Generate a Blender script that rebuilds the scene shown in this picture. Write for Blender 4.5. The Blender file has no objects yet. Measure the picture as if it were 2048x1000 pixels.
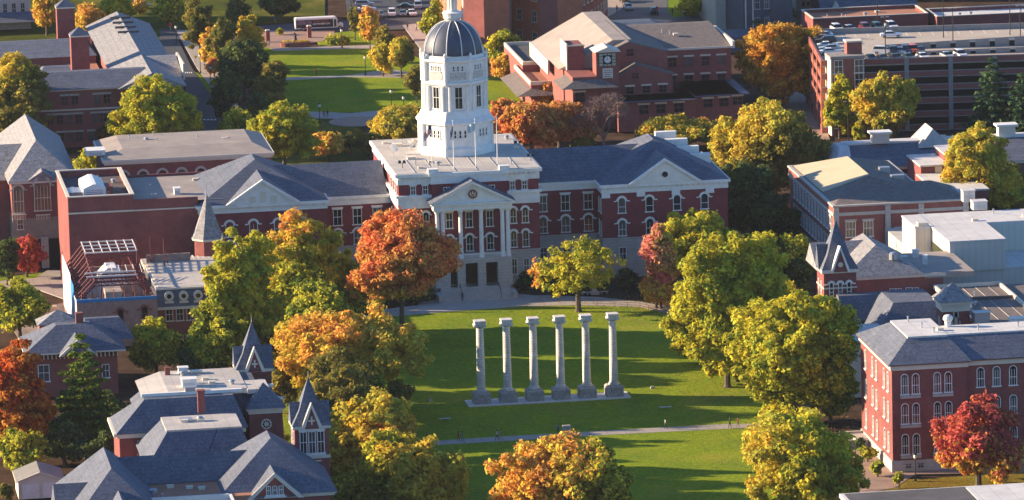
import bpy, bmesh, math, random
import numpy as np
from mathutils import Vector, Matrix
R=math.radians
sc=bpy.context.scene
# ---------------- camera, sky, sun, exposure ----------------
F0,TH,PS,RO=12072.,0.19198,0.14248,0.02528
_F=np.array([math.sin(PS)*math.cos(TH),math.cos(PS)*math.cos(TH),-math.sin(TH)])
_R=np.array([math.cos(PS),-math.sin(PS),0.]); _U=np.cross(_R,_F)
_c,_s=math.cos(RO),math.sin(RO)
_R,_U=_R*_c-_U*_s,_U*_c+_R*_s
CAM=np.array([-146.73,-985.21,220.])
cd=bpy.data.cameras.new('camera'); co=bpy.data.objects.new('camera',cd); sc.collection.objects.link(co)
cd.sensor_width=36; cd.lens=F0/2048*36; cd.clip_start=10; cd.clip_end=20000
m=Matrix(((_R[0],_U[0],-_F[0],CAM[0]),(_R[1],_U[1],-_F[1],CAM[1]),(_R[2],_U[2],-_F[2],CAM[2]),(0,0,0,1)))
co.matrix_world=m; sc.camera=co
SUN_EL,SUN_AZ=R(15.5),R(17)      # az: angle behind the -x axis
w=bpy.data.worlds.new('World'); sc.world=w; w.use_nodes=True
nt=w.node_tree; sky=nt.nodes.new('ShaderNodeTexSky'); sky.sky_type='NISHITA'; sky.sun_disc=False
sd=Vector((-math.cos(SUN_AZ)*math.cos(SUN_EL),math.sin(SUN_AZ)*math.cos(SUN_EL),math.sin(SUN_EL)))
sky.sun_elevation=SUN_EL; sky.ozone_density=6; sky.dust_density=.3; sky.sun_rotation=math.atan2(sd.x,sd.y)
nt.links.new(sky.outputs[0],nt.nodes['Background'].inputs[0]); nt.nodes['Background'].inputs[1].default_value=0.09
sl=bpy.data.lights.new('sun','SUN'); sl.energy=5.0; sl.angle=R(0.5); sl.color=(1,.78,.52)
so=bpy.data.objects.new('sun',sl); sc.collection.objects.link(so); so.rotation_euler=(-sd).to_track_quat('-Z','Y').to_euler()
sc.view_settings.view_transform='Standard'; sc.view_settings.look='None'; sc.view_settings.exposure=1.5; sc.view_settings.gamma=1
# ---------------- mapping of photo pixels to real points ----------------
def ray(x,y):
    d=_R*(x-1024)-_U*(y-500)+_F*F0; return d/np.linalg.norm(d)
def G(x,y,z=0.):
    d=ray(x,y); return tuple(CAM+d*((z-CAM[2])/d[2]))
def atY(x,y,Y):
    d=ray(x,y); return tuple(CAM+d*((Y-CAM[1])/d[1]))
def atX(x,y,X):
    d=ray(x,y); return tuple(CAM+d*((X-CAM[0])/d[0]))
def scale_at(p):
    return F0/float((np.array(p)-CAM)@_F)
# ---------------- materials ----------------
def mat(name,col,rough=.85,var=.12,scale=.6,col2=None,metal=0,spec=.3,fine=6.,bump=0):
    m=bpy.data.materials.new(name); m.use_nodes=True; n=m.node_tree.nodes; l=m.node_tree.links
    b=n['Principled BSDF']; b.inputs['Roughness'].default_value=rough; b.inputs['Metallic'].default_value=metal
    b.inputs['Specular IOR Level'].default_value=spec
    tc=n.new('ShaderNodeNewGeometry')
    n1=n.new('ShaderNodeTexNoise'); n1.inputs['Scale'].default_value=scale; n1.inputs['Detail'].default_value=6; n1.inputs['Roughness'].default_value=.65
    n2=n.new('ShaderNodeTexNoise'); n2.inputs['Scale'].default_value=fine; n2.inputs['Detail'].default_value=2
    l.new(tc.outputs['Position'],n1.inputs['Vector']); l.new(tc.outputs['Position'],n2.inputs['Vector'])
    r=n.new('ShaderNodeMapRange'); l.new(n1.outputs['Fac'],r.inputs[0]); r.inputs[1].default_value=.3; r.inputs[2].default_value=.7
    mx=n.new('ShaderNodeMix'); mx.data_type='RGBA'
    c2=col2 if col2 else tuple(c*(1-2*var) for c in col)
    mx.inputs[6].default_value=(*col,1); mx.inputs[7].default_value=(*c2,1); l.new(r.outputs[0],mx.inputs[0])
    h=n.new('ShaderNodeHueSaturation'); l.new(mx.outputs[2],h.inputs['Color'])
    r2=n.new('ShaderNodeMapRange'); l.new(n2.outputs['Fac'],r2.inputs[0]); r2.inputs[1].default_value=.3; r2.inputs[2].default_value=.7
    r2.inputs[3].default_value=1-var; r2.inputs[4].default_value=1+var; l.new(r2.outputs[0],h.inputs['Value'])
    l.new(h.outputs[0],b.inputs['Base Color'])
    return m
def courses(m,spacing,depth,axis='Z',wd=.18):
    """horizontal coursing (slate rows, brick courses, board lines) darkening thin joints of the surface itself"""
    n=m.node_tree.nodes; l=m.node_tree.links; b=n['Principled BSDF']
    src=b.inputs['Base Color'].links[0].from_socket
    g=n.new('ShaderNodeNewGeometry'); s=n.new('ShaderNodeSeparateXYZ'); l.new(g.outputs['Position'],s.inputs[0])
    a=n.new('ShaderNodeMath'); a.operation='DIVIDE'; a.inputs[1].default_value=spacing; l.new(s.outputs[axis],a.inputs[0])
    f=n.new('ShaderNodeMath'); f.operation='FRACT'; l.new(a.outputs[0],f.inputs[0])
    c=n.new('ShaderNodeMath'); c.operation='LESS_THAN'; c.inputs[1].default_value=wd; l.new(f.outputs[0],c.inputs[0])
    mx=n.new('ShaderNodeMix'); mx.data_type='RGBA'; mx.blend_type='MULTIPLY'; mx.inputs[7].default_value=(depth,depth,depth,1)
    l.new(c.outputs[0],mx.inputs[0]); l.new(src,mx.inputs[6]); l.new(mx.outputs[2],b.inputs['Base Color']); return m
BR=mat('red_brick',(.27,.085,.075),var=.16,scale=.35,fine=4,col2=(.165,.05,.05))
BR_J=mat('deep_red_brick',(.25,.05,.055),var=.16,scale=.4,fine=4,col2=(.16,.035,.04))
BR_O=mat('sunlit_orange_brick',(.55,.17,.09),var=.12)  # orange brick, made stronger so that sunlight sits in the colour
BR_B=mat('brown_brick',(.29,.10,.085),var=.14)
BR_T=mat('tan_weathered_brick',(.40,.27,.23),var=.2,scale=1.2)
LIME=mat('limestone',(.52,.48,.43),var=.12,scale=.8); courses(LIME,.6,.82)
LIME_P=mat('plain_limestone',(.50,.46,.41),var=.1,scale=.7)
WHITE=mat('white_paint',(.82,.80,.76),rough=.6,var=.06,scale=.7,col2=(.66,.64,.59))
CREAM=mat('cream_trim',(.70,.62,.50),rough=.7,var=.06)
SLATE=mat('slate_roof',(.135,.148,.19),rough=.85,var=.3,scale=.4,col2=(.085,.097,.13),fine=3,spec=.25); courses(SLATE,.5,.85)
SLATE_G=mat('grey_slate_roof',(.32,.31,.32),rough=.8,var=.26,scale=1.3,fine=3); courses(SLATE_G,.6,.85)
SHING=mat('brown_shingle_roof',(.20,.165,.15),rough=.85,var=.2,scale=1.,fine=3)
METR=mat('standing_seam_metal',(.10,.12,.16),rough=.6,var=.15,spec=.3)
GRAVEL=mat('gravel_flat_roof',(.38,.32,.27),var=.15,scale=.25,col2=(.27,.23,.21))
GRAVEL_P=mat('pale_flat_roof',(.55,.50,.45),var=.1,scale=.2,col2=(.38,.35,.32)); courses(GRAVEL_P,2.1,.86,'X',.08)
MEMB=mat('white_membrane_roof',(.66,.64,.62),var=.09,scale=.3,col2=(.50,.48,.46)); courses(MEMB,2.6,.84,'X',.06)
DARKR=mat('dark_flat_roof',(.12,.11,.11),var=.2,scale=.3)
TERR=mat('terracotta_roof',(.42,.19,.12),var=.1,scale=.3)
TANR=mat('tan_sunlit_slope',(.50,.42,.29),var=.08,scale=.2)
COPPER=mat('copper_gutter',(.16,.09,.07),var=.15)
CONC=mat('concrete',(.42,.39,.36),var=.12)
DCONC=mat('shaded_precast',(.30,.28,.27),var=.12)  # concrete tone darkened, with shade put into the colour
METAL=mat('galvanised_metal',(.45,.46,.48),rough=.4,var=.1,metal=.6)
PANEL=mat('pale_metal_panel',(.62,.58,.50),rough=.55,var=.04,scale=.3); courses(PANEL,1.2,.9,'X')
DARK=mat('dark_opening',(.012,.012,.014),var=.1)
BLACK=mat('black_iron',(.02,.02,.022),rough=.5)
STEEL=mat('red_oxide_steel',(.20,.045,.05),rough=.6)
LUMB=mat('pale_roof_purlin',(.72,.68,.66))
BLUE=mat('blue_wall_wrap',(.03,.22,.50),rough=.5,var=.06)
TARP=mat('white_tarp',(.78,.76,.74),rough=.5,var=.05)
def glassm(name,col,rough=.12):
    m=mat(name,col,rough=rough,var=.25,scale=.35,spec=.6,fine=.8); return m
GLASS=glassm('window_glass',(.02,.027,.035)); BLIND=glassm('window_blind',(.09,.095,.10),.3)
GLASSG=glassm('grey_window_glass',(.05,.055,.065)); GLASSW=glassm('warm_window_glass',(.16,.10,.07))
def grass_mat(name,c1,c2):
    m=mat(name,c1,rough=1,var=.24,scale=.10,col2=c2,fine=1.4,spec=0); n=m.node_tree.nodes; l=m.node_tree.links   # upright blades catch low light
    g=n.new('ShaderNodeNewGeometry'); ns=n.new('ShaderNodeTexNoise'); ns.inputs['Scale'].default_value=5; ns.inputs['Detail'].default_value=3
    b=n.new('ShaderNodeBump'); b.inputs['Strength'].default_value=1; b.inputs['Distance'].default_value=.22
    src=n['Principled BSDF'].inputs['Base Color'].links[0].from_socket; n3=n.new('ShaderNodeTexNoise'); n3.inputs['Scale'].default_value=.055; n3.inputs['Detail'].default_value=5; n3.inputs['Roughness'].default_value=.7
    l.new(g.outputs['Position'],n3.inputs['Vector']); r3=n.new('ShaderNodeMapRange'); l.new(n3.outputs['Fac'],r3.inputs[0]); r3.inputs[1].default_value=.54; r3.inputs[2].default_value=.72; r3.inputs[4].default_value=.55
    m3=n.new('ShaderNodeMix'); m3.data_type='RGBA'; m3.inputs[7].default_value=(.34,.26,.06,1); l.new(r3.outputs[0],m3.inputs[0]); l.new(src,m3.inputs[6]); l.new(m3.outputs[2],n['Principled BSDF'].inputs['Base Color'])
    l.new(g.outputs['Position'],ns.inputs['Vector']); l.new(ns.outputs['Fac'],b.inputs['Height']); l.new(b.outputs[0],n['Principled BSDF'].inputs['Normal']); return m
GRASS=grass_mat('mown_lawn',(.25,.30,.02),(.14,.21,.025))
GRASS_D=grass_mat('rough_grass',(.10,.11,.02),(.06,.075,.02))
SOIL=mat('mulch_and_leaf_litter',(.11,.07,.05),var=.3,scale=.2,rough=1,spec=0)
ASPH=mat('asphalt',(.065,.068,.075),var=.12,scale=.15)
ASPH_L=mat('worn_asphalt',(.12,.11,.11),var=.12,scale=.15)
PAVE=mat('concrete_paving',(.40,.35,.31),var=.14,scale=.4); courses(PAVE,3.,.8,'X',.06)
PAVEB=mat('brick_paving',(.38,.25,.19),var=.15,scale=.5)
def leaf_mat(name,c1,c2,sc_=.28,bal=.5,tr=.38):
    m=bpy.data.materials.new(name); m.use_nodes=True; n=m.node_tree.nodes; l=m.node_tree.links
    for x in list(n): n.remove(x)
    out=n.new('ShaderNodeOutputMaterial'); g=n.new('ShaderNodeNewGeometry'); oi=n.new('ShaderNodeObjectInfo')
    ad=n.new('ShaderNodeVectorMath'); ad.operation='ADD'; l.new(g.outputs['Position'],ad.inputs[0]); l.new(oi.outputs['Location'],ad.inputs[1])
    ns=n.new('ShaderNodeTexNoise'); ns.inputs['Scale'].default_value=sc_; ns.inputs['Detail'].default_value=3; l.new(ad.outputs[0],ns.inputs['Vector'])
    ri=n.new('ShaderNodeMath'); ri.operation='MULTIPLY_ADD'; l.new(g.outputs['Random Per Island'],ri.inputs[0]); ri.inputs[1].default_value=.30; ri.inputs[2].default_value=-.15
    sm=n.new('ShaderNodeMath'); sm.operation='ADD'; l.new(ns.outputs['Fac'],sm.inputs[0]); l.new(ri.outputs[0],sm.inputs[1])
    mr=n.new('ShaderNodeMapRange'); l.new(sm.outputs[0],mr.inputs[0]); mr.inputs[1].default_value=bal-.14; mr.inputs[2].default_value=bal+.14
    mx=n.new('ShaderNodeMix'); mx.data_type='RGBA'; l.new(mr.outputs[0],mx.inputs[0]); mx.inputs[6].default_value=(*c1,1); mx.inputs[7].default_value=(*c2,1)
    hv=n.new('ShaderNodeHueSaturation'); l.new(mx.outputs[2],hv.inputs['Color'])
    rv=n.new('ShaderNodeMapRange'); l.new(g.outputs['Random Per Island'],rv.inputs[0]); rv.inputs[3].default_value=.75; rv.inputs[4].default_value=1.65; l.new(rv.outputs[0],hv.inputs['Value'])
    d=n.new('ShaderNodeBsdfDiffuse'); t=n.new('ShaderNodeBsdfTranslucent'); ms=n.new('ShaderNodeMixShader'); ms.inputs[0].default_value=tr
    l.new(hv.outputs[0],d.inputs[0]); l.new(hv.outputs[0],t.inputs[0]); l.new(d.outputs[0],ms.inputs[1]); l.new(t.outputs[0],ms.inputs[2]); l.new(ms.outputs[0],out.inputs[0])
    return m
YG=leaf_mat('yellow_green_leaves',(.52,.44,.04),(.20,.25,.035),bal=.56)
GY=leaf_mat('green_yellow_leaves',(.13,.18,.03),(.44,.39,.04),bal=.50)
GOLD=leaf_mat('golden_leaves',(.60,.41,.05),(.36,.34,.05))
ORG=leaf_mat('orange_leaves',(.66,.30,.07),(.52,.40,.06))
ORGR=leaf_mat('red_orange_leaves',(.66,.19,.08),(.48,.28,.07))
RED=leaf_mat('crimson_leaves',(.46,.09,.08),(.44,.15,.06),bal=.58)
RED2=leaf_mat('scarlet_orange_leaves',(.50,.10,.03),(.36,.16,.03))
PINK=leaf_mat('rose_pink_leaves',(.66,.19,.19),(.45,.30,.10))
OLIVE=leaf_mat('olive_leaves',(.30,.23,.05),(.12,.13,.03))
GRN=leaf_mat('dark_green_leaves',(.06,.09,.04),(.11,.14,.035))
ORGG=leaf_mat('orange_to_green_leaves',(.62,.30,.10),(.2,.25,.02),sc_=.1,bal=.48)
PINE=leaf_mat('pine_needles',(.05,.10,.02),(.13,.16,.02),tr=.2)
SPRUCE=leaf_mat('spruce_needles',(.03,.065,.035),(.06,.10,.04),tr=.15)
BARK=mat('bark',(.13,.10,.08),var=.25,scale=2)
TWIG=mat('bare_twigs',(.26,.17,.15),var=.2)
# ---------------- objects ----------------
COL=sc.collection
class MB:
    def __init__(s): s.v=[]; s.f=[]; s.m=[]
    def face(s,pts,mi=0):
        k=len(s.v); s.v+= [tuple(p) for p in pts]; s.f.append(tuple(range(k,k+len(pts)))); s.m.append(mi); return s
    def box(s,x0,x1,y0,y1,z0,z1,mi=0): return s.frus(x0,x1,y0,y1,z0,x0,x1,y0,y1,z1,mi)
    def frus(s,x0,x1,y0,y1,z0,a0,a1,b0,b1,z1,mi=0):
        k=len(s.v); s.v+=[(x0,y0,z0),(x1,y0,z0),(x1,y1,z0),(x0,y1,z0),(a0,b0,z1),(a1,b0,z1),(a1,b1,z1),(a0,b1,z1)]
        fs=[(3,2,1,0),(0,1,5,4),(1,2,6,5),(2,3,7,6),(3,0,4,7)]
        if abs(a1-a0)>1e-6 and abs(b1-b0)>1e-6: fs.append((4,5,6,7))
        for f in fs: s.f.append(tuple(k+i for i in f)); s.m.append(mi)
        return s
    def pyr(s,x0,x1,y0,y1,z0,h,mi=0):
        cx,cy=(x0+x1)/2,(y0+y1)/2; return s.frus(x0,x1,y0,y1,z0,cx,cx,cy,cy,z0+h,mi)
    def prism(s,poly,z0,z1,mi=0):
        k=len(s.v); n=len(poly); s.v+=[(x,y,z0) for x,y in poly]+[(x,y,z1) for x,y in poly]
        s.f.append(tuple(range(k+n-1,k-1,-1))); s.f.append(tuple(range(k+n,k+2*n))); s.m+=[mi,mi]
        for i in range(n): j=(i+1)%n; s.f.append((k+i,k+j,k+n+j,k+n+i)); s.m.append(mi)
        return s
    def ext(s,poly,y0,y1,mi=0):      # polygon in xz (counter-clockwise seen from -y), extruded in y
        k=len(s.v); n=len(poly); s.v+=[(x,y0,z) for x,z in poly]+[(x,y1,z) for x,z in poly]
        s.f.append(tuple(range(k,k+n))); s.f.append(tuple(range(k+2*n-1,k+n-1,-1))); s.m+=[mi,mi]
        for i in range(n): j=(i+1)%n; s.f.append((k+j,k+i,k+n+i,k+n+j)); s.m.append(mi)
        return s
    def ring(s,cx,cy,prof,n=24,ph=0,mi=0,cap=True):   # lathe
        k=len(s.v)
        for r,z in prof:
            for i in range(n):
                a=2*math.pi*i/n+ph; s.v.append((cx+r*math.cos(a),cy+r*math.sin(a),z))
        for q in range(len(prof)-1):
            for i in range(n):
                j=(i+1)%n; a=k+q*n; s.f.append((a+i,a+j,a+n+j,a+n+i)); s.m.append(mi)
        if cap:
            s.f.append(tuple(range(k+n-1,k-1,-1))); s.m.append(mi)
            a=k+(len(prof)-1)*n; s.f.append(tuple(range(a,a+n))); s.m.append(mi)
        return s
    def tube(s,p0,p1,r0,r1=None,n=6,mi=0):
        r1=r0 if r1 is None else r1; p0=Vector(p0); p1=Vector(p1); d=(p1-p0).normalized()
        u=d.orthogonal().normalized(); w_=d.cross(u); k=len(s.v)
        for p,r in ((p0,r0),(p1,r1)):
            for i in range(n):
                a=2*math.pi*i/n; s.v.append(tuple(p+u*math.cos(a)*r+w_*math.sin(a)*r))
        for i in range(n): j=(i+1)%n; s.f.append((k+i,k+j,k+n+j,k+n+i)); s.m.append(mi)
        s.f.append(tuple(range(k+n-1,k-1,-1))); s.f.append(tuple(range(k+n,k+2*n))); s.m+=[mi,mi]
        return s
def obj(name,mb,mats,parent=None,smooth=False,off=None):
    me=bpy.data.meshes.new(name); o0=Vector((0,0,0))
    if off is not None: o0=Vector(off)
    elif parent is not None:
        p=parent
        while p is not None: o0=o0+p.location; p=p.parent
    me.from_pydata([(x-o0.x,y-o0.y,z-o0.z) for x,y,z in mb.v],[],mb.f)
    if not isinstance(mats,(list,tuple)): mats=[mats]
    for m_ in mats: me.materials.append(m_)
    if len(mats)>1: me.polygons.foreach_set('material_index',mb.m)
    if smooth: me.polygons.foreach_set('use_smooth',[True]*len(me.polygons))
    me.update(); bm=bmesh.new(); bm.from_mesh(me); bmesh.ops.recalc_face_normals(bm,faces=bm.faces) if len(bm.faces)<4000 else None; bm.to_mesh(me); bm.free()
    o=bpy.data.objects.new(name,me); COL.objects.link(o)
    if parent is not None: o.parent=parent
    elif off is not None: o.location=o0
    return o
def thing(name,label,cat,loc,group=None):
    o=bpy.data.objects.new(name,None); COL.objects.link(o); o.location=loc; o.empty_display_size=.5
    o['label']=label; o['category']=cat
    if group: o['group']=group
    return o
def tag(o,label,cat,group=None):
    o['label']=label; o['category']=cat
    if group: o['group']=group
    return o
def struct(name,mb,m_,kind='structure'):
    o=obj(name,mb,m_); o['kind']=kind; return o
def link_copy(src,parent,loc=None,rz=None):
    c=src.copy(); COL.objects.link(c); c.parent=parent
    if loc is not None: c.location=loc
    if rz is not None: c.rotation_euler=(0,0,rz)
    return c
def copy_tree(o,parent=None):
    c=o.copy(); COL.objects.link(c); c.parent=parent
    for ch in list(o.children): copy_tree(ch,c)
    return c
# ---- windows: frame mesh (> pane); cached meshes, each window an object of its own ----
_W={}
def win_mesh(kind,w_,h,fm,hood,bars,pm):
    key=(kind,w_,h,fm.name,hood.name if hood else '',bars,pm.name)
    if key in _W: return _W[key]
    a,b=MB(),MB(); t=.13; hw=w_/2
    arch = kind=='arch'
    hs = h-hw if arch else h
    a.box(-hw,-hw+t,-.10,.0,0,hs); a.box(hw-t,hw,-.10,.0,0,hs)
    a.box(-hw-.15,hw+.15,-.22,0,-.2,0)          # sill
    if arch:
        n=8
        def arc(r0,r1,y0,mi):
            for i in range(n):
                a0,a1=math.pi*i/n,math.pi*(i+1)/n
                q=[(r0*math.cos(a0),hs+r0*math.sin(a0)),(r1*math.cos(a0),hs+r1*math.sin(a0)),(r1*math.cos(a1),hs+r1*math.sin(a1)),(r0*math.cos(a1),hs+r0*math.sin(a1))]
                a.ext(q,y0,0,mi)
        arc(hw-t,hw,-.10,0)
        if hood: arc(hw+.002,hw+.30,-.16,1); a.box(-hw-.75,-hw-.3,-.14,0,hs-.1,hs+.12,1); a.box(hw+.3,hw+.75,-.14,0,hs-.1,hs+.12,1)
        pts=[(-hw+t,0),(hw-t,0)]+[((hw-t)*math.cos(math.pi*i/n),hs+(hw-t)*math.sin(math.pi*i/n)) for i in range(n+1)]
        b.ext(pts,-.03,-.01)
    else:
        a.box(-hw,hw,-.10,0,h-t,h)
        if hood: a.box(-hw-.2,hw+.2,-.16,0,h+.002,h+.35,1)
        b.box(-hw+t,hw-t,-.03,-.01,0,h-t)
    a.box(-hw+t,hw-t,-.085,-.031,hs*.5-.05,hs*.5+.05)
    for i in range(bars):
        x=-hw+(i+1)*w_/(bars+1); a.box(x-.035,x+.035,-.075,-.031,.001,hs-.001 if arch else h-t-.001)
    def mk(mb,mats):
        me=bpy.data.meshes.new('window'); me.from_pydata(mb.v,[],mb.f)
        for m_ in mats: me.materials.append(m_)
        if len(mats)>1: me.polygons.foreach_set('material_index',mb.m)
        bm=bmesh.new(); bm.from_mesh(me); bmesh.ops.recalc_face_normals(bm,faces=bm.faces); bm.to_mesh(me); bm.free(); return me
    _W[key]=(mk(a,[fm,hood] if hood else [fm]),mk(b,[pm])); return _W[key]
rnd=random.Random(5)
def win(parent,p,w_=1.2,h=2.2,kind='rect',fm=None,hood=None,bars=1,face='F',pm=None,name='window'):
    fm=fm or WHITE
    pm=pm or (BLIND if rnd.random()<.2 else GLASSG if rnd.random()<.3 else GLASS)
    w_=round(w_,2); h=round(h,1)
    a,b=win_mesh(kind,w_,h,fm,hood,bars,pm)
    o=bpy.data.objects.new(name,a); COL.objects.link(o); o.parent=parent
    o0=Vector((0,0,0)); q=parent
    while q is not None: o0=o0+q.location; q=q.parent
    o.location=Vector(p)-o0; o.rotation_euler=(0,0,{'F':0,'L':-math.pi/2,'R':math.pi/2}[face] if isinstance(face,str) else face)
    c=bpy.data.objects.new('pane',b); COL.objects.link(c); c.parent=o
    return o
def winY(parent,Y,lst,w_,kind='rect',**k):      # (px, ytop, ybottom) on the plane y=Y
    for px,yt,yb in lst:
        a=atY(px,yt,Y); b=atY(px,yb,Y); win(parent,(b[0],Y,b[2]),w_,a[2]-b[2],kind,**k)
def grid(parent,Y,xs,zs,w_,h,kind='rect',**k):
    for z in zs:
        for x in xs: win(parent,(x,Y,z),w_,h,kind,**k)
def gridL(parent,X,ys,zs,w_,h,kind='rect',**k):
    for z in zs:
        for y in ys: win(parent,(X,y,z),w_,h,kind,face='L',**k)
def lin(a,b,n): return [a+(b-a)*i/(n-1) for i in range(n)] if n>1 else [a]
def parapet(mb,x0,x1,y0,y1,z0,z1,t=.35):
    mb.box(x0,x1,y0,y0+t,z0,z1); mb.box(x0,x1,y1-t,y1,z0,z1); mb.box(x0,x0+t,y0+t,y1-t,z0,z1); mb.box(x1-t,x1,y0+t,y1-t,z0,z1); return mb
def pxpoly(pts,z,h=None):
    return [G(x,y,z)[:2] for x,y in pts]
def sheet(name,pts,z,m_,kind='structure'):
    return struct(name,MB().prism([G(x,y,z)[:2] for x,y in pts],z-.15,z),m_,kind)
# ---------------- ground ----------------
struct('ground',MB().box(-1500,1600,-1300,4500,-3,-.30),SOIL)
sheet('lawn',[(560,660),(640,636),(790,630),(900,620),(1035,611),(1150,608),(1280,612),(1420,650),(1560,760),(1600,860),(1650,1060),(600,1060),(560,800)],0,GRASS)
sheet('far_lawn',[(520,95),(780,94),(850,120),(880,220),(590,226),(545,160)],0,GRASS)
sheet('side_lawn',[(880,170),(1000,150),(1060,180),(1060,235),(900,240)],-.02,GRASS)
sheet('lower_far_lawn',[(560,232),(720,236),(740,330),(480,330)],-.02,GRASS_D)
sheet('plaza_lawn',[(625,70),(720,60),(760,92),(640,92)],.0,GRASS)
sheet('street_verge',[(1320,0),(1460,0),(1440,40),(1345,33)],-.01,GRASS)
sheet('corner_lawn',[(1335,43),(1440,36),(1455,60),(1365,68)],0,GRASS)
sheet('front_grass',[(1760,962),(2100,942),(2100,985),(1760,990)],-.02,grass_mat('autumn_grass',(.24,.20,.03),(.15,.09,.02)))
sheet('left_grass',[(-40,575),(80,566),(83,562),(90,545),(0,555)],-.02,GRASS)
sheet('verge_left',[(385,140),(420,160),(445,178),(420,190),(400,165)],-.01,GRASS)
sheet('north_grass',[(0,0),(650,-30),(650,40),(470,50),(330,80),(0,90)],-.1,GRASS_D)
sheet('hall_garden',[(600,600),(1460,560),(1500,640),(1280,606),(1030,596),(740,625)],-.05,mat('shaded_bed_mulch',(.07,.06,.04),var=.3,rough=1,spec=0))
# curved walk before the domed hall, with plaza joints
sheet('curved_walk',[(560,668),(640,641),(790,632),(900,623),(1035,613),(1150,610),(1280,614),(1330,626),(1400,655),(1410,645),(1335,613),(1285,604),(1200,594),(1100,590),(1030,592),(890,603),(740,622),(640,633),(560,655)],.03,PAVE)
sheet('entrance_plaza',[(838,603),(1040,588),(1080,592),(1035,613),(830,628)],.05,mat('plaza_concrete',(.40,.36,.33),var=.1))
sheet('lawn_path',[(850,883),(1000,873),(1130,866),(1300,856),(1450,848),(1600,846),(1600,852),(1460,857),(1320,864),(1150,873),(1010,882),(868,890),(700,905),(700,898)],.03,PAVE)
sheet('far_path',[(500,158),(700,150),(760,141),(790,139),(845,150),(845,156),(700,154),(560,161),(500,165)],.03,PAVE)
sheet('plaza_path',[(540,96),(620,94),(740,90),(775,90),(775,96),(620,99),(545,102)],.03,PAVE)
sheet('lower_path',[(595,222),(700,226),(790,218),(880,208),(880,214),(790,226),(715,238),(600,236)],.03,PAVE)
struct('round_plaza',MB().ring(*G(715,243)[:2],[(6.2,-.1),(6.2,.06)],32),PAVEB)
sheet('hill_walk',[(805,50),(850,45),(870,100),(850,110)],.02,PAVE)
sheet('memorial_plaza',[(440,72),(480,62),(670,60),(665,78),(560,96),(430,92)],.02,PAVEB)
sheet('bus_street',[(320,62),(470,54),(900,30),(1000,40),(1000,52),(700,62),(470,72),(330,80)],.0,ASPH)
sheet('parking_lot',[(690,-12),(920,-14),(930,36),(740,42),(695,30)],.03,ASPH)
sheet('west_street',[(318,58),(345,56),(384,136),(408,170),(439,218),(470,300),(395,300),(369,167),(322,85)],.04,ASPH)
for k,(y0,xa,xb) in enumerate(((144,358,384),(238,386,432))):
    for i in range(7):
        x=xa+(xb-xa)*i/6.6; tagless=sheet('crosswalk_bar',[(x,y0),(x+(xb-xa)*.09,y0),(x+(xb-xa)*.10,y0+2.2),(x+.2,y0+2.2)],.06,WHITE)
sheet('west_walk',[(352,60),(470,60),(430,92),(400,110),(470,160),(480,250),(470,300),(478,305),(448,215),(416,166),(393,134)],.01,PAVE)
sheet('east_street',[(1240,-20),(1335,-20),(1335,20),(1345,34),(1460,28),(1460,38),(1345,45),(1300,60),(1200,80),(1220,30)],.03,ASPH_L)
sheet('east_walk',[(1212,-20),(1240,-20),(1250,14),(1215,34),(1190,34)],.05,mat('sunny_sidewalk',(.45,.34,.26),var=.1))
sheet('corner_walk',[(1300,38),(1345,40),(1336,44),(1362,70),(1345,72)],.06,PAVE)
sheet('court_walk',[(1480,125),(1530,130),(1640,215),(1660,280),(1600,280),(1560,200)],.02,PAVEB)
sheet('side_walk',[(1690,862),(1728,866),(1750,905),(1800,925),(2100,930),(2100,944),(1830,948),(1790,975),(1690,995),(1715,940)],.02,PAVEB)
sheet('west_court',[(-40,565),(70,556),(95,540),(130,540),(135,600),(80,580),(-40,590)],.02,PAVE)
sheet('work_yard',[(20,650),(60,620),(150,600),(150,680),(40,680)],.0,mat('work_yard_gravel',(.3,.22,.18),var=.3,scale=.6))
# low pipe rail along the curved walk
def rail(name,label,pts,h=.9,post=2.2):
    mb=MB(); w3=[Vector(G(x,y,0)) for x,y in pts]
    for a,b in zip(w3,w3[1:]):
        n=max(1,int((b-a).length/post))
        for i in range(n+1):
            p=a.lerp(b,i/n); mb.tube(p,(p.x,p.y,h),.035,n=4)
        for z in (h,h*.55): mb.tube((a.x,a.y,z),(b.x,b.y,z),.03,n=4)
    o=obj(name,mb,BLACK,off=tuple(w3[0])); tag(o,label,'railing'); return o
rail('walk_railing','thin black railing along the lawn side of the right half of the curved walk',[(1160,611),(1230,613),(1280,616),(1330,628)])
rail('walk_railing','short black railing left of the red-orange maple trunk',[(745,638),(772,634)])

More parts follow.
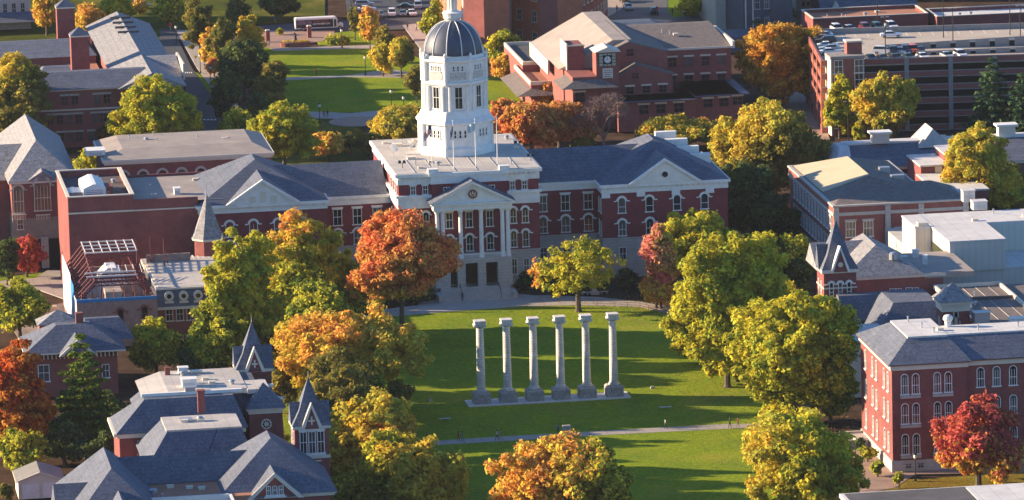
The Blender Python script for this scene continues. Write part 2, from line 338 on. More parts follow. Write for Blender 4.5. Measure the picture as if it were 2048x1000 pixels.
# ---------------- the six stone columns ----------------
CX=[-9.05,-4.45,.0,4.45,8.95,13.4]
xs=[]
for pxc,pyb in ((963,795),(1016,793),(1069,790),(1122,788),(1174,784),(1228,781)):
    xs.append(atY(pxc,pyb,2.2)[0])
plat=obj('column_platform',MB().box(-13.5,14.3,-.3,4.7,-.2,.16),mat('pale_pavement_stone',(.66,.62,.57),var=.1),off=(.4,2.2,0)); tag(plat,'long pale stone pavement strip under the six standing columns','platform')
COLST=mat('weathered_column_stone',(.74,.67,.60),var=.2,scale=.9); courses(COLST,.45,.8)
PLST=mat('column_plinth_stone',(.40,.36,.33),var=.25,scale=1.2)
def column():
    t=thing('stone_column','',"column",(0,0,0),'six free-standing stone columns')
    p=MB().box(-1.45,1.45,-1.45,1.45,.16,1.75).frus(-1.45,1.45,-1.45,1.45,1.75,-1.1,1.1,-1.1,1.1,2.05)
    b=MB().ring(0,0,[(.9,2.05),(.95,2.2),(.82,2.35),(.85,2.45),(.74,2.6)],20)
    prof=[(.72,2.6)]
    for i in range(1,23):
        u=i/22; z=2.6+10.5*u; r=.72-.12*u**1.3
        prof+= [(r,z-.05),(r-.035,z),(r,z+.05)]
    s=MB().ring(0,0,prof,24)
    c=MB().ring(0,0,[(.60,13.2),(.7,13.35),(.74,13.6)],20)
    for sx in (-1,1):
        for k in range(12):
            pass
        a=MB(); 
        n=14; poly=[(sx*.72+.36*math.cos(2*math.pi*i/n),13.5+.36*math.sin(2*math.pi*i/n)) for i in range(n)]
        c.ext(poly,-.85,.85); poly=[(sx*.72+.16*math.cos(2*math.pi*i/n),13.5+.16*math.sin(2*math.pi*i/n)) for i in range(n)]; c.ext(poly,-.95,.95)
    c.box(-.85,.85,-.8,.8,13.6,13.98); 
    e=MB().box(-.95,.95,-.95,.95,13.98,14.35)
    obj('plinth',p,PLST,t); obj('base',b,COLST,t); obj('shaft',s,COLST,t,smooth=False); obj('capital',c,COLST,t); obj('abacus',e,COLST,t)
    return t
c0=column()
cl=['stone column at the left end of the row of six','second stone column from the left end of the row','third stone column from the left in the row of six','fourth stone column from the left in the row of six','fifth stone column from the left, next to the right end one','stone column at the right end of the row of six']
for i,x in enumerate(xs):
    t=c0 if i==0 else copy_tree(c0); t.location=(x,2.2,0); t['label']=cl[i]

# ---------------- domed hall ----------------
J=thing('domed_hall','long red brick hall with white porticoed pavilion and tall domed white drum','hall',(.8,104,0))
lf,br,en=MB(),MB(),MB()     # limestone ground floor, brick upper walls, white entablatures
def block(x0,x1,y0,y1,zl,ze,zt,over=.5):
    lf.box(x0,x1,y0,y1,0,zl); lf.box(x0-.12,x1+.12,y0-.12,y1,zl,zl+.3)
    br.box(x0,x1,y0,y1,zl+.3,ze); en.box(x0-.12,x1+.12,y0-.12,y1+.1,ze,zt-.55); en.box(x0-over,x1+over,y0-over,y1+.3,zt-.55,zt)
block(26.5,50.2,103,132,7.3,16,17.7); block(-48.6,-24.9,103,132,7.3,16,17.6)
block(13.8,26.5,109,126,7.3,16,17.6,.4); block(-24.9,-12.3,109,126,7.3,15.3,17.0,.4)
lf.box(-12.3,13.8,97,134,0,7.3); lf.box(-12.5,14.0,96.8,134,7.3,7.6); br.box(-12.3,13.8,97,134,7.6,16.2)
en.box(-12.45,13.95,96.85,134.1,16.2,18.2); en.box(-12.8,14.3,96.5,134.2,18.2,18.7); br.box(-12.25,13.75,97.05,134,18.7,20.7)
en.box(-12.45,13.95,96.85,134.15,20.7,22.1); en.box(-12.9,14.4,96.4,134.5,22.1,22.7)
# centre bay breaks forward
br.box(-6.2,7.8,96.3,97.04,7.6,20.7); en.box(-6.4,8.,96.1,96.84,20.7,22.1); en.box(-6.7,8.3,95.8,96.39,22.1,22.75); lf.box(-6.3,7.9,96.1,96.79,0,7.6)
obj('ground_floor',lf,LIME,J); obj('brick_wall',br,BR_J,J); obj('cornice',en,WHITE,J)
def course(xs_,y0,y1,z0,z1,w_):
    c_=MB().box(xs_[0]-.02,xs_[-1]+w_+.02,y1-.05,y1-.003,z1-.12,z1-.003)
    for x in xs_: c_.box(x,x+w_,y0,y1-.051,z0,z1)
    obj('bracket_course',c_,WHITE,J)
course([-12.2+.9*i for i in range(29)],96.42,96.84,21.75,22.09,.3)
course([26.8+1.*i for i in range(24)],102.5,102.86,16.9,17.13,.35); course([-48.3+1.*i for i in range(24)],102.5,102.86,16.8,17.03,.35)
for x in (29.4,36.0,42.6,49.0): obj('frieze_block',MB().box(x-3.,x-1.4,102.7,102.86,15.2,16.4),WHITE,J)
# slate roofs
obj('end_roof',MB().frus(26.2,50.5,102.6,131.5,17.7,38.35,38.35,115,121,23.8),SLATE,J); obj('end_roof',MB().frus(-48.9,-24.6,102.6,131.5,17.6,-36.75,-36.75,115,121,23.7),SLATE,J)
obj('wing_roof',MB().frus(14.3,32,108.7,126,17.62,14.3,40,117.3,117.3,22.6),SLATE,J); obj('wing_roof',MB().frus(-30,-12.9,108.7,126,17.02,-36,-12.9,117,117,22.0),SLATE,J)
for xc,zz in ((38.35,17.72),(-36.75,17.62)):     # wing end pediments
    g=MB(); g.ext([(xc-6.5,zz),(xc+6.5,zz),(xc,zz+4.3)],102.45,102.61)
    gt=MB()
    for s in (-1,1):
        gt.face([(xc+s*6.9,101.9,zz-.05),(xc,101.9,zz+4.55),(xc,101.9,zz+4.05),(xc+s*6.1,101.9,zz-.05)])
        gt.ext([(xc+s*6.9,zz),(xc,zz+4.55),(xc,zz+4.1),(xc+s*6.2,zz)],101.95,102.6)
    gr=MB().frus(xc-6.9,xc+6.9,102.62,111.5,zz+.05,xc,xc,102.62,112.5,zz+4.65)
    p=obj('pediment',g,WHITE,J); obj('rake',gt,WHITE,p); obj('pediment_roof',gr,SLATE,p)
    if xc>0: obj('oculus',MB().ext([(xc+.55*math.cos(a*math.pi/6),zz+1.5+.55*math.sin(a*math.pi/6)) for a in range(12)],102.3,102.44),GLASS,p)
    else:
        for dx,hh in ((-1.9,1.1),(0,1.9),(1.9,1.1)): obj('blind_arch',MB().box(xc+dx-.55,xc+dx+.55,102.35,102.44,zz+.3,zz+.3+hh),CREAM,p)
# rear ledges of the right end block
lg=MB()
for i in range(4): lg.box(40.5+1.6*i,44.5+1.7*i,125-2.6*i,126.4-2.6*i,18,23.2-1.05*i)
obj('stepped_parapet',lg,WHITE,J)
# pavilion roof deck, slopes to the drum
dk=MB().box(-12.6,14.1,96.75,134.2,22.7,22.78); obj('pavilion_roof',dk,GRAVEL_P,J)
sm=MB()
for x in (-9,-5.5,-1.5,2.5,6.5,10): sm.box(x-.06,x+.06,97.2,112,22.781,22.86)
obj('roof_seams',sm,METAL,J); obj('parapet_blocks',MB().box(-6.8,-4.9,96.0,97.6,22.76,23.5).box(6.4,8.3,96.0,97.6,22.76,23.5),WHITE,J)
# portico
pc=MB().box(-6.3,7.9,92.6,96.3,6.3,7.2)
for x in (-6.3,-2.3,1.5,5.2): pc.box(x,x+(2.7 if x>5 or x<-6 else 1.5),92.6,94.2,1.9,6.3)
obj('portico_base',pc,LIME,J)
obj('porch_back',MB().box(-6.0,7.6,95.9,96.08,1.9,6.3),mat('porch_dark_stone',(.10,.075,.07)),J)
for x in (-3.9,.8,4.2): obj('entrance_door',MB().box(x-.8,x+.8,95.7,95.89,1.9,5.2),mat('oak_door',(.12,.05,.03)),J)
colmb=MB().ring(0,0,[(.52,7.2),(.52,7.5),(.43,7.6),(.42,8),(.36,15.6),(.5,15.9),(.5,16.1)],14).box(-.55,.55,-.55,.55,16.1,16.3)
cm=obj('portico_column',colmb,WHITE,J,smooth=False,off=None); cm.location=(0,0,0)
me=cm.data; 
for v in me.vertices: v.co.x+=J.location.x; v.co.y+=J.location.y     # mesh centred on its own axis
for i,(x,y) in enumerate(((-5.75,93.1),(-4.75,93.1),(-1.45,93.1),(2.35,93.1),(6.3,93.1),(7.3,93.1))):
    c=cm if i==0 else link_copy(cm,J); c.location=(x-J.location.x,y-J.location.y,0)
bl=MB().box(-5.3,6.8,92.75,92.95,7.85,8.0)
for i in range(44): x=-5.1+.27*i; bl.box(x,x+.1,92.8,92.9,7.2,7.85)
obj('balustrade',bl,WHITE,J)
obj('entablature',MB().box(-6.5,8.1,92.4,96.25,16.3,17.3).box(-6.9,8.5,92.0,96.25,17.3,17.6),WHITE,J)
pd=obj('pediment',MB().ext([(-6.7,17.6),(8.3,17.6),(.8,21.3)],92.7,92.74),WHITE,J)
obj('rake',MB().ext([(-7.1,17.62),(-6.3,17.62),(.8,21.15),(.8,21.65)],91.95,92.69).ext([(8.7,17.62),(7.9,17.62),(.8,21.15),(.8,21.65)],91.95,92.69),WHITE,pd)
rr=MB(); rr.face([(-7.2,91.9,17.65),(.8,91.9,21.75),(.8,97,21.75),(-7.2,97,17.65)]); rr.face([(.8,91.9,21.75),(8.8,91.9,17.65),(8.8,97,17.65),(.8,97,21.75)])
rr.frus(-7.1,8.7,92.75,97,17.5,.8,.8,92.75,97,21.68); obj('pediment_roof',rr,SLATE,pd)
se=obj('round_seal',MB().ext([(.85+1.0*math.cos(a*math.pi/10),19.2+1.0*math.sin(a*math.pi/10)) for a in range(20)],92.5,92.69),CREAM,pd)
em=MB(); em.ext([(.85+.84*math.cos(a*math.pi/10),19.2+.84*math.sin(a*math.pi/10)) for a in range(20)],92.44,92.499); obj('seal_field',em,mat('seal_red_brown',(.22,.06,.05)),se)
e2=MB()
for q,(dx,dz,w_,h_) in enumerate(((-.5,-.25,.22,.5),(.3,-.25,.22,.5),(-.12,-.05,.25,.45),(-.35,-.42,.75,.12),(-.1,.42,.2,.14),(-.5,.3,.12,.12),(.38,.3,.12,.12))): e2.box(.85+dx,.85+dx+w_,92.40,92.435,19.2+dz,19.2+dz+h_)
obj('seal_figures',e2,CREAM,se)
st=MB()
for i in range(12): st.box(-5.6,7.4,93.0-.42*(i+1)+.42*0,92.6+.0 if i==0 else 93.0-.42*i,-.05,1.9-.158*i) if i else st.box(-5.6,7.4,92.1,92.59,-.05,1.9)
obj('front_steps',st,LIME_P,J); obj('step_cheek',MB().box(-6.4,-5.62,88.6,92.59,-.05,1.2),LIME_P,J); obj('step_cheek',MB().box(7.42,8.2,88.6,92.59,-.05,1.2),LIME_P,J)
for px in (-2,5.2): obj('handrail',MB().tube((px,88.5,.9),(px,92,2.7),.05).tube((px,88.5,0),(px,88.5,.9),.05).tube((px,92,1.8),(px,92,2.7),.05),BLACK,J)
# windows of the hall
HW=WHITE
for x in (8.9,11.15,-7.3,-9.55):
    win(J,(x,97,12.6),1.25,2.9,'arch',hood=WHITE); win(J,(x,97,8.1),1.25,3.1,'arch',hood=WHITE); win(J,(x,97,3.0),1.1,2.9); win(J,(x,97.05,18.85),1.05,1.6,hood=WHITE)
for x in (-3.1,.6,4.4): win(J,(x,96.3,12.4),1.35,2.9,'rect',hood=WHITE); win(J,(x,96.3,8.0),1.35,3.0,'arch',hood=WHITE)
for x in (-3.4,4.9): win(J,(x,96.3,18.85),1.3,1.25)
for x in (16.2,20.5,24.8): win(J,(x,109,12.2),1.7,3.0,hood=WHITE); win(J,(x,109,8.1),1.7,3.1,'arch',hood=WHITE); win(J,(x,109,3.2),1.5,2.2)
for x in (-14.9,-18.6,-22.3): win(J,(x,109,11.6),1.7,3.0,hood=WHITE); win(J,(x,109,7.9),1.6,2.9,'arch',hood=WHITE)
for x in (30.2,35.4,40.6,45.8): win(J,(x,103,12.3),1.5,2.9,'arch',hood=WHITE,bars=0); win(J,(x,103,8.0),1.5,3.0,'arch',hood=WHITE); win(J,(x,103,3.2),1.4,2.6)
for x in (-29.6,-34,-38.6,-43): win(J,(x,103,11.6),1.6,2.9,'arch',hood=WHITE,pm=BR_J); win(J,(x,103,7.8),1.5,3.0,'arch',hood=WHITE)
for y in (99.5,102,105,108): win(J,(-12.3,y,18.85),1.0,1.5,face='L'); 
for y in (99,101.5,104,106.5): win(J,(-12.3,y,12.6),1.1,2.6,'arch',face='L'); 
for y in (104.2,106.5): win(J,(26.5,y,12.3),1.,2.8,'arch',face='L'); win(J,(26.5,y,8),1.,2.8,'arch',face='L')
ep=MB()
for x in (38.2,39.6,41.2,42.6): ep.ring(x,101.6,[(.2,.6),(.2,6.4)],8)
ep.box(37.8,43,101.2,102.9,6.4,6.9); obj('side_porch',ep,WHITE,J)
# drum and dome
DX,DY=1.55,118.9; PH=math.pi/8
d1=obj('drum_base',MB().ring(DX,DY,[(7.5,22.7),(7.5,24.1),(7.25,24.3),(7.1,24.4)],8,PH),WHITE,J)
d2=obj('lower_drum',MB().ring(DX,DY,[(6.95,24.3),(6.95,28.6)],8,PH),WHITE,J)
obj('skirt_roof',MB().ring(DX,DY,[(7.1,28.5),(7.65,28.7),(7.65,29.0),(6.9,29.9),(6.35,31.0),(6.2,31.2)],8,PH),WHITE,J)
d3=obj('main_drum',MB().ring(DX,DY,[(6.05,31.1),(6.05,35.9)],8,PH),WHITE,J)
obj('drum_cornice',MB().ring(DX,DY,[(6.1,35.8),(6.55,36.1),(6.55,36.5),(6.2,36.7)],8,PH),WHITE,J)
obj('attic_drum',MB().ring(DX,DY,[(6.1,36.6),(6.1,40.2)],8,PH),WHITE,J)
obj('top_cornice',MB().ring(DX,DY,[(6.15,40.1),(6.6,40.4),(6.6,40.75),(6.0,40.8),(6.0,41.4),(5.7,41.45)],8,PH),WHITE,J)
for i in range(8):
    a=PH+i*math.pi/4; ca,sa=math.cos(a),math.sin(a)
    for dd in (-.11,.11):
        b=a+dd; obj('pilaster',MB().ring(DX+5.98*math.cos(b),DY+5.98*math.sin(b),[(.34,31.1),(.28,35.8)],8),WHITE,J)
    obj('pilaster',MB().ring(DX+6.1*ca,DY+6.1*sa,[(.42,36.7),(.42,40.3)],8),WHITE,J); obj('pilaster',MB().ring(DX+6.95*ca,DY+6.95*sa,[(.38,24.4),(.38,28.5)],8),WHITE,J)
    obj('urn',MB().ring(DX+6.3*ca,DY+6.3*sa,[(.35,40.76),(.22,41.3),(.32,41.7),(.1,42.1)],8),WHITE,J)
for i in range(8):
    a=-math.pi/2+i*math.pi/4
    if math.sin(a)>.75: continue
    ap=math.cos(PH)
    ux,uy=-math.sin(a),math.cos(a)
    def onface(r,o,z): return (DX+r*ap*math.cos(a)+ux*o,DY+r*ap*math.sin(a)+uy*o,z)
    ang=a+math.pi/2
    for o in (-1.0,0,1.0):
        win(J,onface(6.95,o*.95,26.2),.62,1.5,'arch',face=ang,bars=0,pm=GLASS); win(J,onface(6.1,o*.82,38.7),.55,1.0,'arch',face=ang,bars=0,pm=GLASS)
    win(J,onface(6.05,0,31.6),1.55,4.1,'rect',face=ang,bars=1)
    pn=MB(); q=[onface(6.1,s_*1.5,z) for s_,z in ((-1,37.0),(1,37.0),(1,38.4),(-1,38.4))]; q2=[(x+.1*math.cos(a),y+.1*math.sin(a),z) for x,y,z in q]
    pn.face(q2); [pn.face([q[k],q[(k+1)%4],q2[(k+1)%4],q2[k]]) for k in range(4)]; obj('relief_panel',pn,mat('ornament_panel',(.70,.68,.62),var=.3,scale=4,fine=9) if i==0 else bpy.data.materials['ornament_panel'],J)
ND=12
def dome_prof(): return [(5.55*math.cos(t)**.9 if t<1.57 else .9,41.4+6.1*math.sin(t)) for t in lin(0,1.40,14)]
dm=obj('dome',MB().ring(DX,DY,dome_prof(),ND*2,math.pi/ND),mat('dome_slate',(.07,.085,.125),rough=.5,var=.15,scale=.6,spec=.4),J,smooth=True)
for i in range(ND):
    rb=MB(); a=-math.pi/2+math.pi/ND*.6+i*2*math.pi/ND; pr=dome_prof()
    for (r0,z0),(r1,z1) in zip(pr,pr[1:]): rb.tube((DX+(r0+.02)*math.cos(a),DY+(r0+.02)*math.sin(a),z0),(DX+(r1+.02)*math.cos(a),DY+(r1+.02)*math.sin(a),z1),.10,n=6)
    obj('dome_rib',rb,WHITE,dm)
ln=obj('lantern',MB().ring(DX,DY,[(1.2,47.2),(1.4,47.6),(1.75,48.0),(1.8,48.7),(1.95,48.8),(1.95,49.0),(1.2,49.1),(1.0,49.4)],20),WHITE,J)
lc=MB()
for i in range(10): a=i*math.pi/5; lc.ring(DX+.78*math.cos(a),DY+.78*math.sin(a),[(.12,49.3),(.12,51.6)],6)
lc.ring(DX,DY,[(.45,49.3),(.45,51.6)],10); lc.ring(DX,DY,[(1.05,51.6),(1.1,51.9),(.75,52.1),(.75,52.9),(.95,53.1),(.6,53.4),(.35,55),(.12,57.5)],14)
obj('lantern_columns',lc,WHITE,ln)
# roof equipment & flag poles standing on the pavilion
def disc(px,py,z,label,col=WHITE):
    p=G(px,py,z); r=.95; a=MB().tube((p[0],p[1],z),(p[0],p[1],z+.9),.07); t=thing('satellite_dish',label,'dish',(p[0],p[1],z)); obj('mast',a,METAL,t)
    b=MB(); n=14; d=Vector((.45,-.55,.7)).normalized(); u=d.orthogonal().normalized(); v=d.cross(u); c=Vector((p[0],p[1],z+1.0))
    rim=[c+(u*math.cos(2*math.pi*i/n)+v*math.sin(2*math.pi*i/n))*r+d*.3 for i in range(n)]; rim2=[c+(u*math.cos(2*math.pi*i/n)+v*math.sin(2*math.pi*i/n))*r*.5+d*.07 for i in range(n)]
    for i in range(n): j=(i+1)%n; b.face([rim[i],rim[j],rim2[j],rim2[i]]); b.face([rim2[i],rim2[j],c])
    b.tube(c,c+d*.9,.03,n=4); obj('reflector',b,col,t); return t
disc(787,308,22.78,'white satellite dish at the left front of the pavilion roof'); disc(822,300,22.78,'grey satellite dish touching the left foot of the drum',METAL)
for px,py,l in ((805,336,'pair of dark floodlights at the front left corner of the pavilion roof'),(778,264,'dark floodlight pair standing at the back left of the pavilion roof'),(1037,296,'floodlight cluster on the right edge of the pavilion roof'),(1062,322,'dark floodlight at the front right corner of the pavilion roof')):
    p=G(px,py,22.78); t=thing('floodlight',l,'floodlight',p); obj('stand',MB().tube(p,(p[0],p[1],p[2]+.9),.06),BLACK,t)
    for dx in (-.5,.35): obj('lamp_head',MB().frus(p[0]+dx-.3,p[0]+dx+.3,p[1]-.2,p[1]+.2,p[2]+.9,p[0]+dx-.2,p[0]+dx+.2,p[1]-.1,p[1]+.3,p[2]+1.4),BLACK,t)
for px,py,w_,l in ((795,292,1.6,'low white roof vent near the back left edge of the pavilion roof'),(832,283,1.2,'small white roof hatch behind the left of the drum'),(822,318,1.5,'grey roof hatch in front of the grey satellite dish')):
    p=G(px,py,22.78); t=tag(obj('roof_hatch',MB().box(p[0]-w_/2,p[0]+w_/2,p[1]-.7,p[1]+.7,p[2],p[2]+.4).box(p[0]-w_/2-.1,p[0]+w_/2+.1,p[1]-.8,p[1]+.8,p[2]+.401,p[2]+.5),CREAM,off=p),l,'hatch')
FL=[mat('flag_red_white',(.45,.06,.07),col2=(.7,.68,.66),scale=2.2,var=.0),mat('flag_navy',(.03,.05,.16)),mat('flag_pale_blue',(.55,.66,.72))]
for px,py,fc,l in ((865,340,0,'flag pole with a red, white and blue striped flag, leftmost on the pavilion front'),(908,337,1,'flag pole with a dark blue flag before the drum'),(952,334,2,'flag pole with a pale blue flag right of the drum centre'),(995,327,None,'bare flag pole at the right of the drum')):
    p=G(px,py,22.78); h=8.9; t=thing('flag_pole',l,'flag pole',p,'flag poles on the pavilion roof')
    obj('pole',MB().tube(p,(p[0],p[1],p[2]+h),.09,.05,8).ring(p[0],p[1],[(.12,p[2]+h),(.12,p[2]+h+.15)],8),WHITE,t)
    if fc is not None:
        f=MB(); n=7; base=Vector((p[0],p[1],p[2]+h-.5)); s=-1 if fc!=1 else -.35
        pts=[(base.x+s*(.05+i*.24),base.y+.18*math.sin(i*1.7),base.z-(i*.12 if fc==2 else i*.28)) for i in range(n)]
        for i in range(n-1):
            (x,y,z),(x2,y2,z2)=pts[i],pts[i+1]; hh=1.5; f.face([(x,y,z-hh),(x2,y2,z2-hh),(x2,y2,z2),(x,y,z)])
            f.face([(x,y+.03,z-hh),(x,y+.03,z),(x2,y2+.03,z2),(x2,y2+.03,z2-hh)])
        fo=obj('flag',f,FL[fc],t)
        if fc==0: obj('canton',MB().box(base.x-.62,base.x-.05,base.y-.24,base.y-.2,base.z-.8,base.z),FL[1],fo)

# ---------------- auditorium block behind the roofless hall ----------------
A=thing('brick_auditorium','tall blank red brick block with parapet roof and plant on top','building',(-60.5,118,0))
w_=MB().box(-72.5,-60.5,104,132.2,0,19.0); parapet(w_,-72.5,-60.5,104,132.2,19.0,20.2); obj('stage_wall',w_,BR,A)
obj('stage_roof',MB().box(-72.14,-60.86,104.36,131.84,19.0,19.05),DARKR,A)
c_=MB().box(-72.7,-60.3,103.8,104.4,20.2,20.4).box(-72.7,-72.1,104.4,132.4,20.2,20.4).box(-61.1,-60.3,104.4,132.4,20.2,20.4).box(-72.1,-61.1,131.8,132.4,20.2,20.4).box(-72.55,-60.45,103.9,103.99,17.1,17.4)
c_.box(-60.45,-48.6,103.9,103.99,17.1,17.35); obj('stone_coping',c_,CREAM,A)
w2=MB().box(-60.5,-48.6,104,131,0,18.5); w2.box(-60.5,-48.6,104,104.35,18.5,19.2); w2.box(-60.5,-44.,130.6,131,18.5,19.0); obj('side_wall',w2,BR,A)
obj('side_roof',MB().box(-60.5,-44,104.36,130.6,18.5,18.55).box(-48.59,-44,106,130.6,17.8,18.5),GRAVEL,A)
def unit(name,label,px,py,z,wx,wy,h,m_=WHITE,cat='roof unit',lid=True,shape='box'):
    p=G(px,py,z); x,y=p[0],p[1]; t=thing(name,label,cat,(x,y,z)); a=MB()
    if shape=='gable': a.frus(x-wx/2,x+wx/2,y-wy/2,y+wy/2,z,x-wx/2,x+wx/2,y-wy/2,y+wy/2,z+h*.7).frus(x-wx/2,x+wx/2,y-wy/2,y+wy/2,z+h*.7,x-wx*.08,x+wx*.08,y-wy/2,y+wy/2,z+h)
    else: a.box(x-wx/2,x+wx/2,y-wy/2,y+wy/2,z,z+h)
    obj('casing',a,m_,t)
    if lid and shape=='box': obj('lid',MB().box(x-wx/2-.12,x+wx/2+.12,y-wy/2-.12,y+wy/2+.12,z+h,z+h+.14),m_,t)
    g=MB()
    for i in range(4): g.box(x-wx*.35,x+wx*.35,y-wy/2-.04,y-wy/2-.005,z+h*(.15+.13*i),z+h*(.2+.13*i))
    obj('louvre',g,METAL,t); return t
unit('gabled_skylight','white gabled skylight on the dark auditorium roof',185,386,19.05,4.2,11,2.6,TARP,'skylight',shape='gable')
unit('brick_penthouse','small brick penthouse beside the white gabled skylight',206,390,19.05,3.4,3,1.7,BR,'penthouse')
unit('glass_skylight','low grey glass skylight in the corner of the auditorium roof',149,392,19.05,2.6,5,1.,METAL,'skylight')
unit('roof_vent','small white box vent alone on the grey roof right of the auditorium stage',354,388,18.55,1.1,1.6,1.1)

# ---------------- low wing with arched windows behind ----------------
B=thing('arched_window_wing','long low brick wing with arched windows behind the auditorium','building',(-47,170,0))
P0=atY(221,320,150); z0=P0[2]
obj('brick_wall',MB().box(-62,-30,150,172,0,z0-1.),BR,B); obj('cornice',MB().box(-62.2,-29.8,149.8,172.2,z0-1.,z0-.55).box(-62.5,-29.5,149.5,172.5,z0-.55,z0),CREAM,B)
obj('roof',MB().frus(-62.3,-29.7,149.7,172.3,z0,-58,-33,157,172.2,z0+.9),GRAVEL,B)
grid(B,150,[-58.5+3.7*i for i in range(7)],[z0-4.4],1.9,2.1,'arch',fm=CREAM,hood=LIME_P,bars=2)
unit('roof_cabin','white framed roof cabin with orange curtains at the end of the low wing',190,308,z0+.3,3.6,4,.9,WHITE,'roof unit')

# ---------------- hall with tall arched windows, far left ----------------
L=thing('arched_library','brick and limestone hall with tall arched windows and hipped slate roof, far left','building',(-75,170,0))
yL=142.; xr=-68.3
pe=atY(62,362,yL); ze=pe[2]; xl=atY(22,366,yL)[0]
zb=atY(60,436,yL)[2]
obj('limestone_base',MB().box(xl,xr,yL,190,0,zb),mat('buff_stone',(.33,.27,.22),var=.15),L); obj('brick_wall',MB().box(xl+.05,xr-.05,yL+.05,190,zb,ze-.4),BR_B,L); obj('cornice',MB().box(xl-.5,xr+.5,yL-.5,190.5,ze-.4,ze),CREAM,L)
xa=(xl+xr)/2-.4
obj('hip_roof',MB().frus(xl-.6,xr+.6,yL-.6,190.6,ze,xa,xa,yL+10.5,183,ze+6.0),SLATE_G,L)
obj('left_wing_wall',MB().box(xl-30,xl-.01,yL+8,170,0,ze-1),BR_B,L); obj('left_wing_roof',MB().frus(xl-30,xl+8,yL+7.5,170.5,ze-1,xl-30,xl+8,yL+19,yL+19,ze+4),SLATE_G,L)
gx=atY(86,400,yL)[0]
obj('front_gable',MB().ext([(gx-2.7,ze-.38),(gx+2.7,ze-.38),(gx,ze+1.5)],yL-.45,yL+3),BR_B,L); obj('gable_roof',MB().frus(gx-3.3,gx+3.3,yL-.44,yL+6,ze-.2,gx,gx,yL-.9,yL+6,ze+1.9),SLATE_G,L)
winY(L,yL+.05,[(38,370,425)],2.0,'arch',fm=CREAM,hood=LIME_P,bars=2,pm=GLASSW); winY(L,yL-.46,[(86,354,420)],3.2,'arch',fm=CREAM,hood=LIME_P,bars=4,pm=GLASSW)
winY(L,yL,[(41,438,458)],1.2,'rect',fm=CREAM); q=MB()
for px in (38,86):
    p=atY(px,429,yL); 
    for i in range(9): q.box(p[0]-1.3+.3*i,p[0]-1.2+.3*i,yL-.7,yL-.55,p[2]-.9,p[2])
    q.box(p[0]-1.4,p[0]+1.4,yL-.75,yL-.46,p[2],p[2]+.15)
obj('balustrade',q,CREAM,L)
dp=atY(90,500,yL); obj('dark_entry',MB().box(dp[0]-2.4,min(dp[0]+3.6,xr-.2),yL-.06,yL-.01,0,5.6),DARK,L); obj('entry_pier',MB().box(dp[0]-.7,dp[0]+.7,yL-.6,yL-.07,0,6.0),LIME,L)

# ---------------- hall under reconstruction ----------------
S=thing('roofless_hall','brick hall with open steel roof frame and blue wrap, under reconstruction','building',(-62,80,0))
x0,x1,yf,yb,zt=-74.3,-60.0,65.,98.,9.3
w_=MB(); t=.5
w_.box(x0,x1,yf,yf+t,0,zt-1.); w_.box(x0,x0+t,yf+t,yb,0,zt-1.2); w_.box(x1-t,x1,yf+t,yb,0,zt-1); w_.box(x0,x1,yb-t,yb,0,zt-1); w_.box(x0+t,x1-t,yf+t,yb-t,5.6,6.0)
obj('brick_wall',w_,BR_T,S)
obj('blue_wrap_band',MB().box(x0-.03,x1+.03,yf-.05,yf+t,zt-1.,zt-.45),BLUE,S); obj('blue_wrap_sheet',MB().box(x0-.08,x0-.01,yf+6,yf+13,2.5,zt+1.),BLUE,S)
obj('white_wrap_sheet',MB().box(x0-.07,x0-.01,yf+.5,yf+5.9,2.,zt-.6).box(x0-.08,x0-.01,yf+13.2,yb,1.5,zt+1.6),TARP,S)
winY(S,yf,[(242,618,655),(290,612,635)],1.2,'arch',fm=BR_B,hood=BR_B,bars=0,pm=DARK)
pw=mat('bare_plaster_wall',(.50,.40,.34),var=.25); cr=MB()
for i in range(9): cr.box(x0+.8+i*1.5,x0+1.0+i*1.5,yf+1.5,yf+1.9,6,zt-.6)
obj('wall_studs',cr,pw,S)
for q_ in ((-69,-66,yf+2,yf+7,6,9.6),(-66.6,-62,yf+12,yf+12.3,6,9),(-72,-70,yf+8,yf+11,6,8.4)): obj('interior_wall',MB().box(*q_),pw,S)
dt=MB().box(-69.2,-64.4,yf+14,yf+19.5,6,9.9).frus(-69.2,-64.4,yf+14,yf+19.5,9.9,-67.6,-66,yf+14,yf+19.5,11.6); obj('stair_enclosure',dt,TARP,S)
def truss(mb,xa_,ya,za,xb_,yb_,zb_,r=.11,chord=.8,n=6):
    a=Vector((xa_,ya,za)); b=Vector((xb_,yb_,zb_)); dz=Vector((0,0,-chord)); mb.tube(a,b,r,n=5); mb.tube(a+dz,b+dz,r,n=5)
    for i in range(n): p=a.lerp(b,i/n); q_=a.lerp(b,(i+1)/n)+dz; mb.tube(p,q_,r*.7,n=4); mb.tube(p,p+dz,r*.7,n=4)
xc=(x0+x1)/2
def T_(*a_): m_=MB(); truss(m_,*a_); obj('steel_truss',m_,STEEL,S)
def W_(*a_,**k_): obj('purlin',MB().box(*a_),LUMB,S)
def WT(p_,q_,r_): obj('purlin',MB().tube(p_,q_,r_,n=4),LUMB,S)
def ST(p_,q_,r_): obj('steel_strut',MB().tube(p_,q_,r_,n=5),STEEL,S)
for yy in (yf+1.2,yf+4.2,yf+7.5): 
    T_(x0+.6,yy,zt-.2,x0+3.3,yy,zt+2.5); T_(x1-.6,yy,zt-.2,x1-3.3,yy,zt+2.5); T_(x0+3.3,yy,zt+2.5,x1-3.3,yy,zt+2.5)
for yy in (yf+20,yf+23,yf+26,yf+29.5): 
    T_(x0+.4,yy,zt+.3,x0+3.5,yy,zt+4.0); T_(x1-.5,yy,zt+.3,x1-3.,yy,zt+4.0); T_(x0+3.5,yy,zt+4.,x1-3.0,yy,zt+4.)
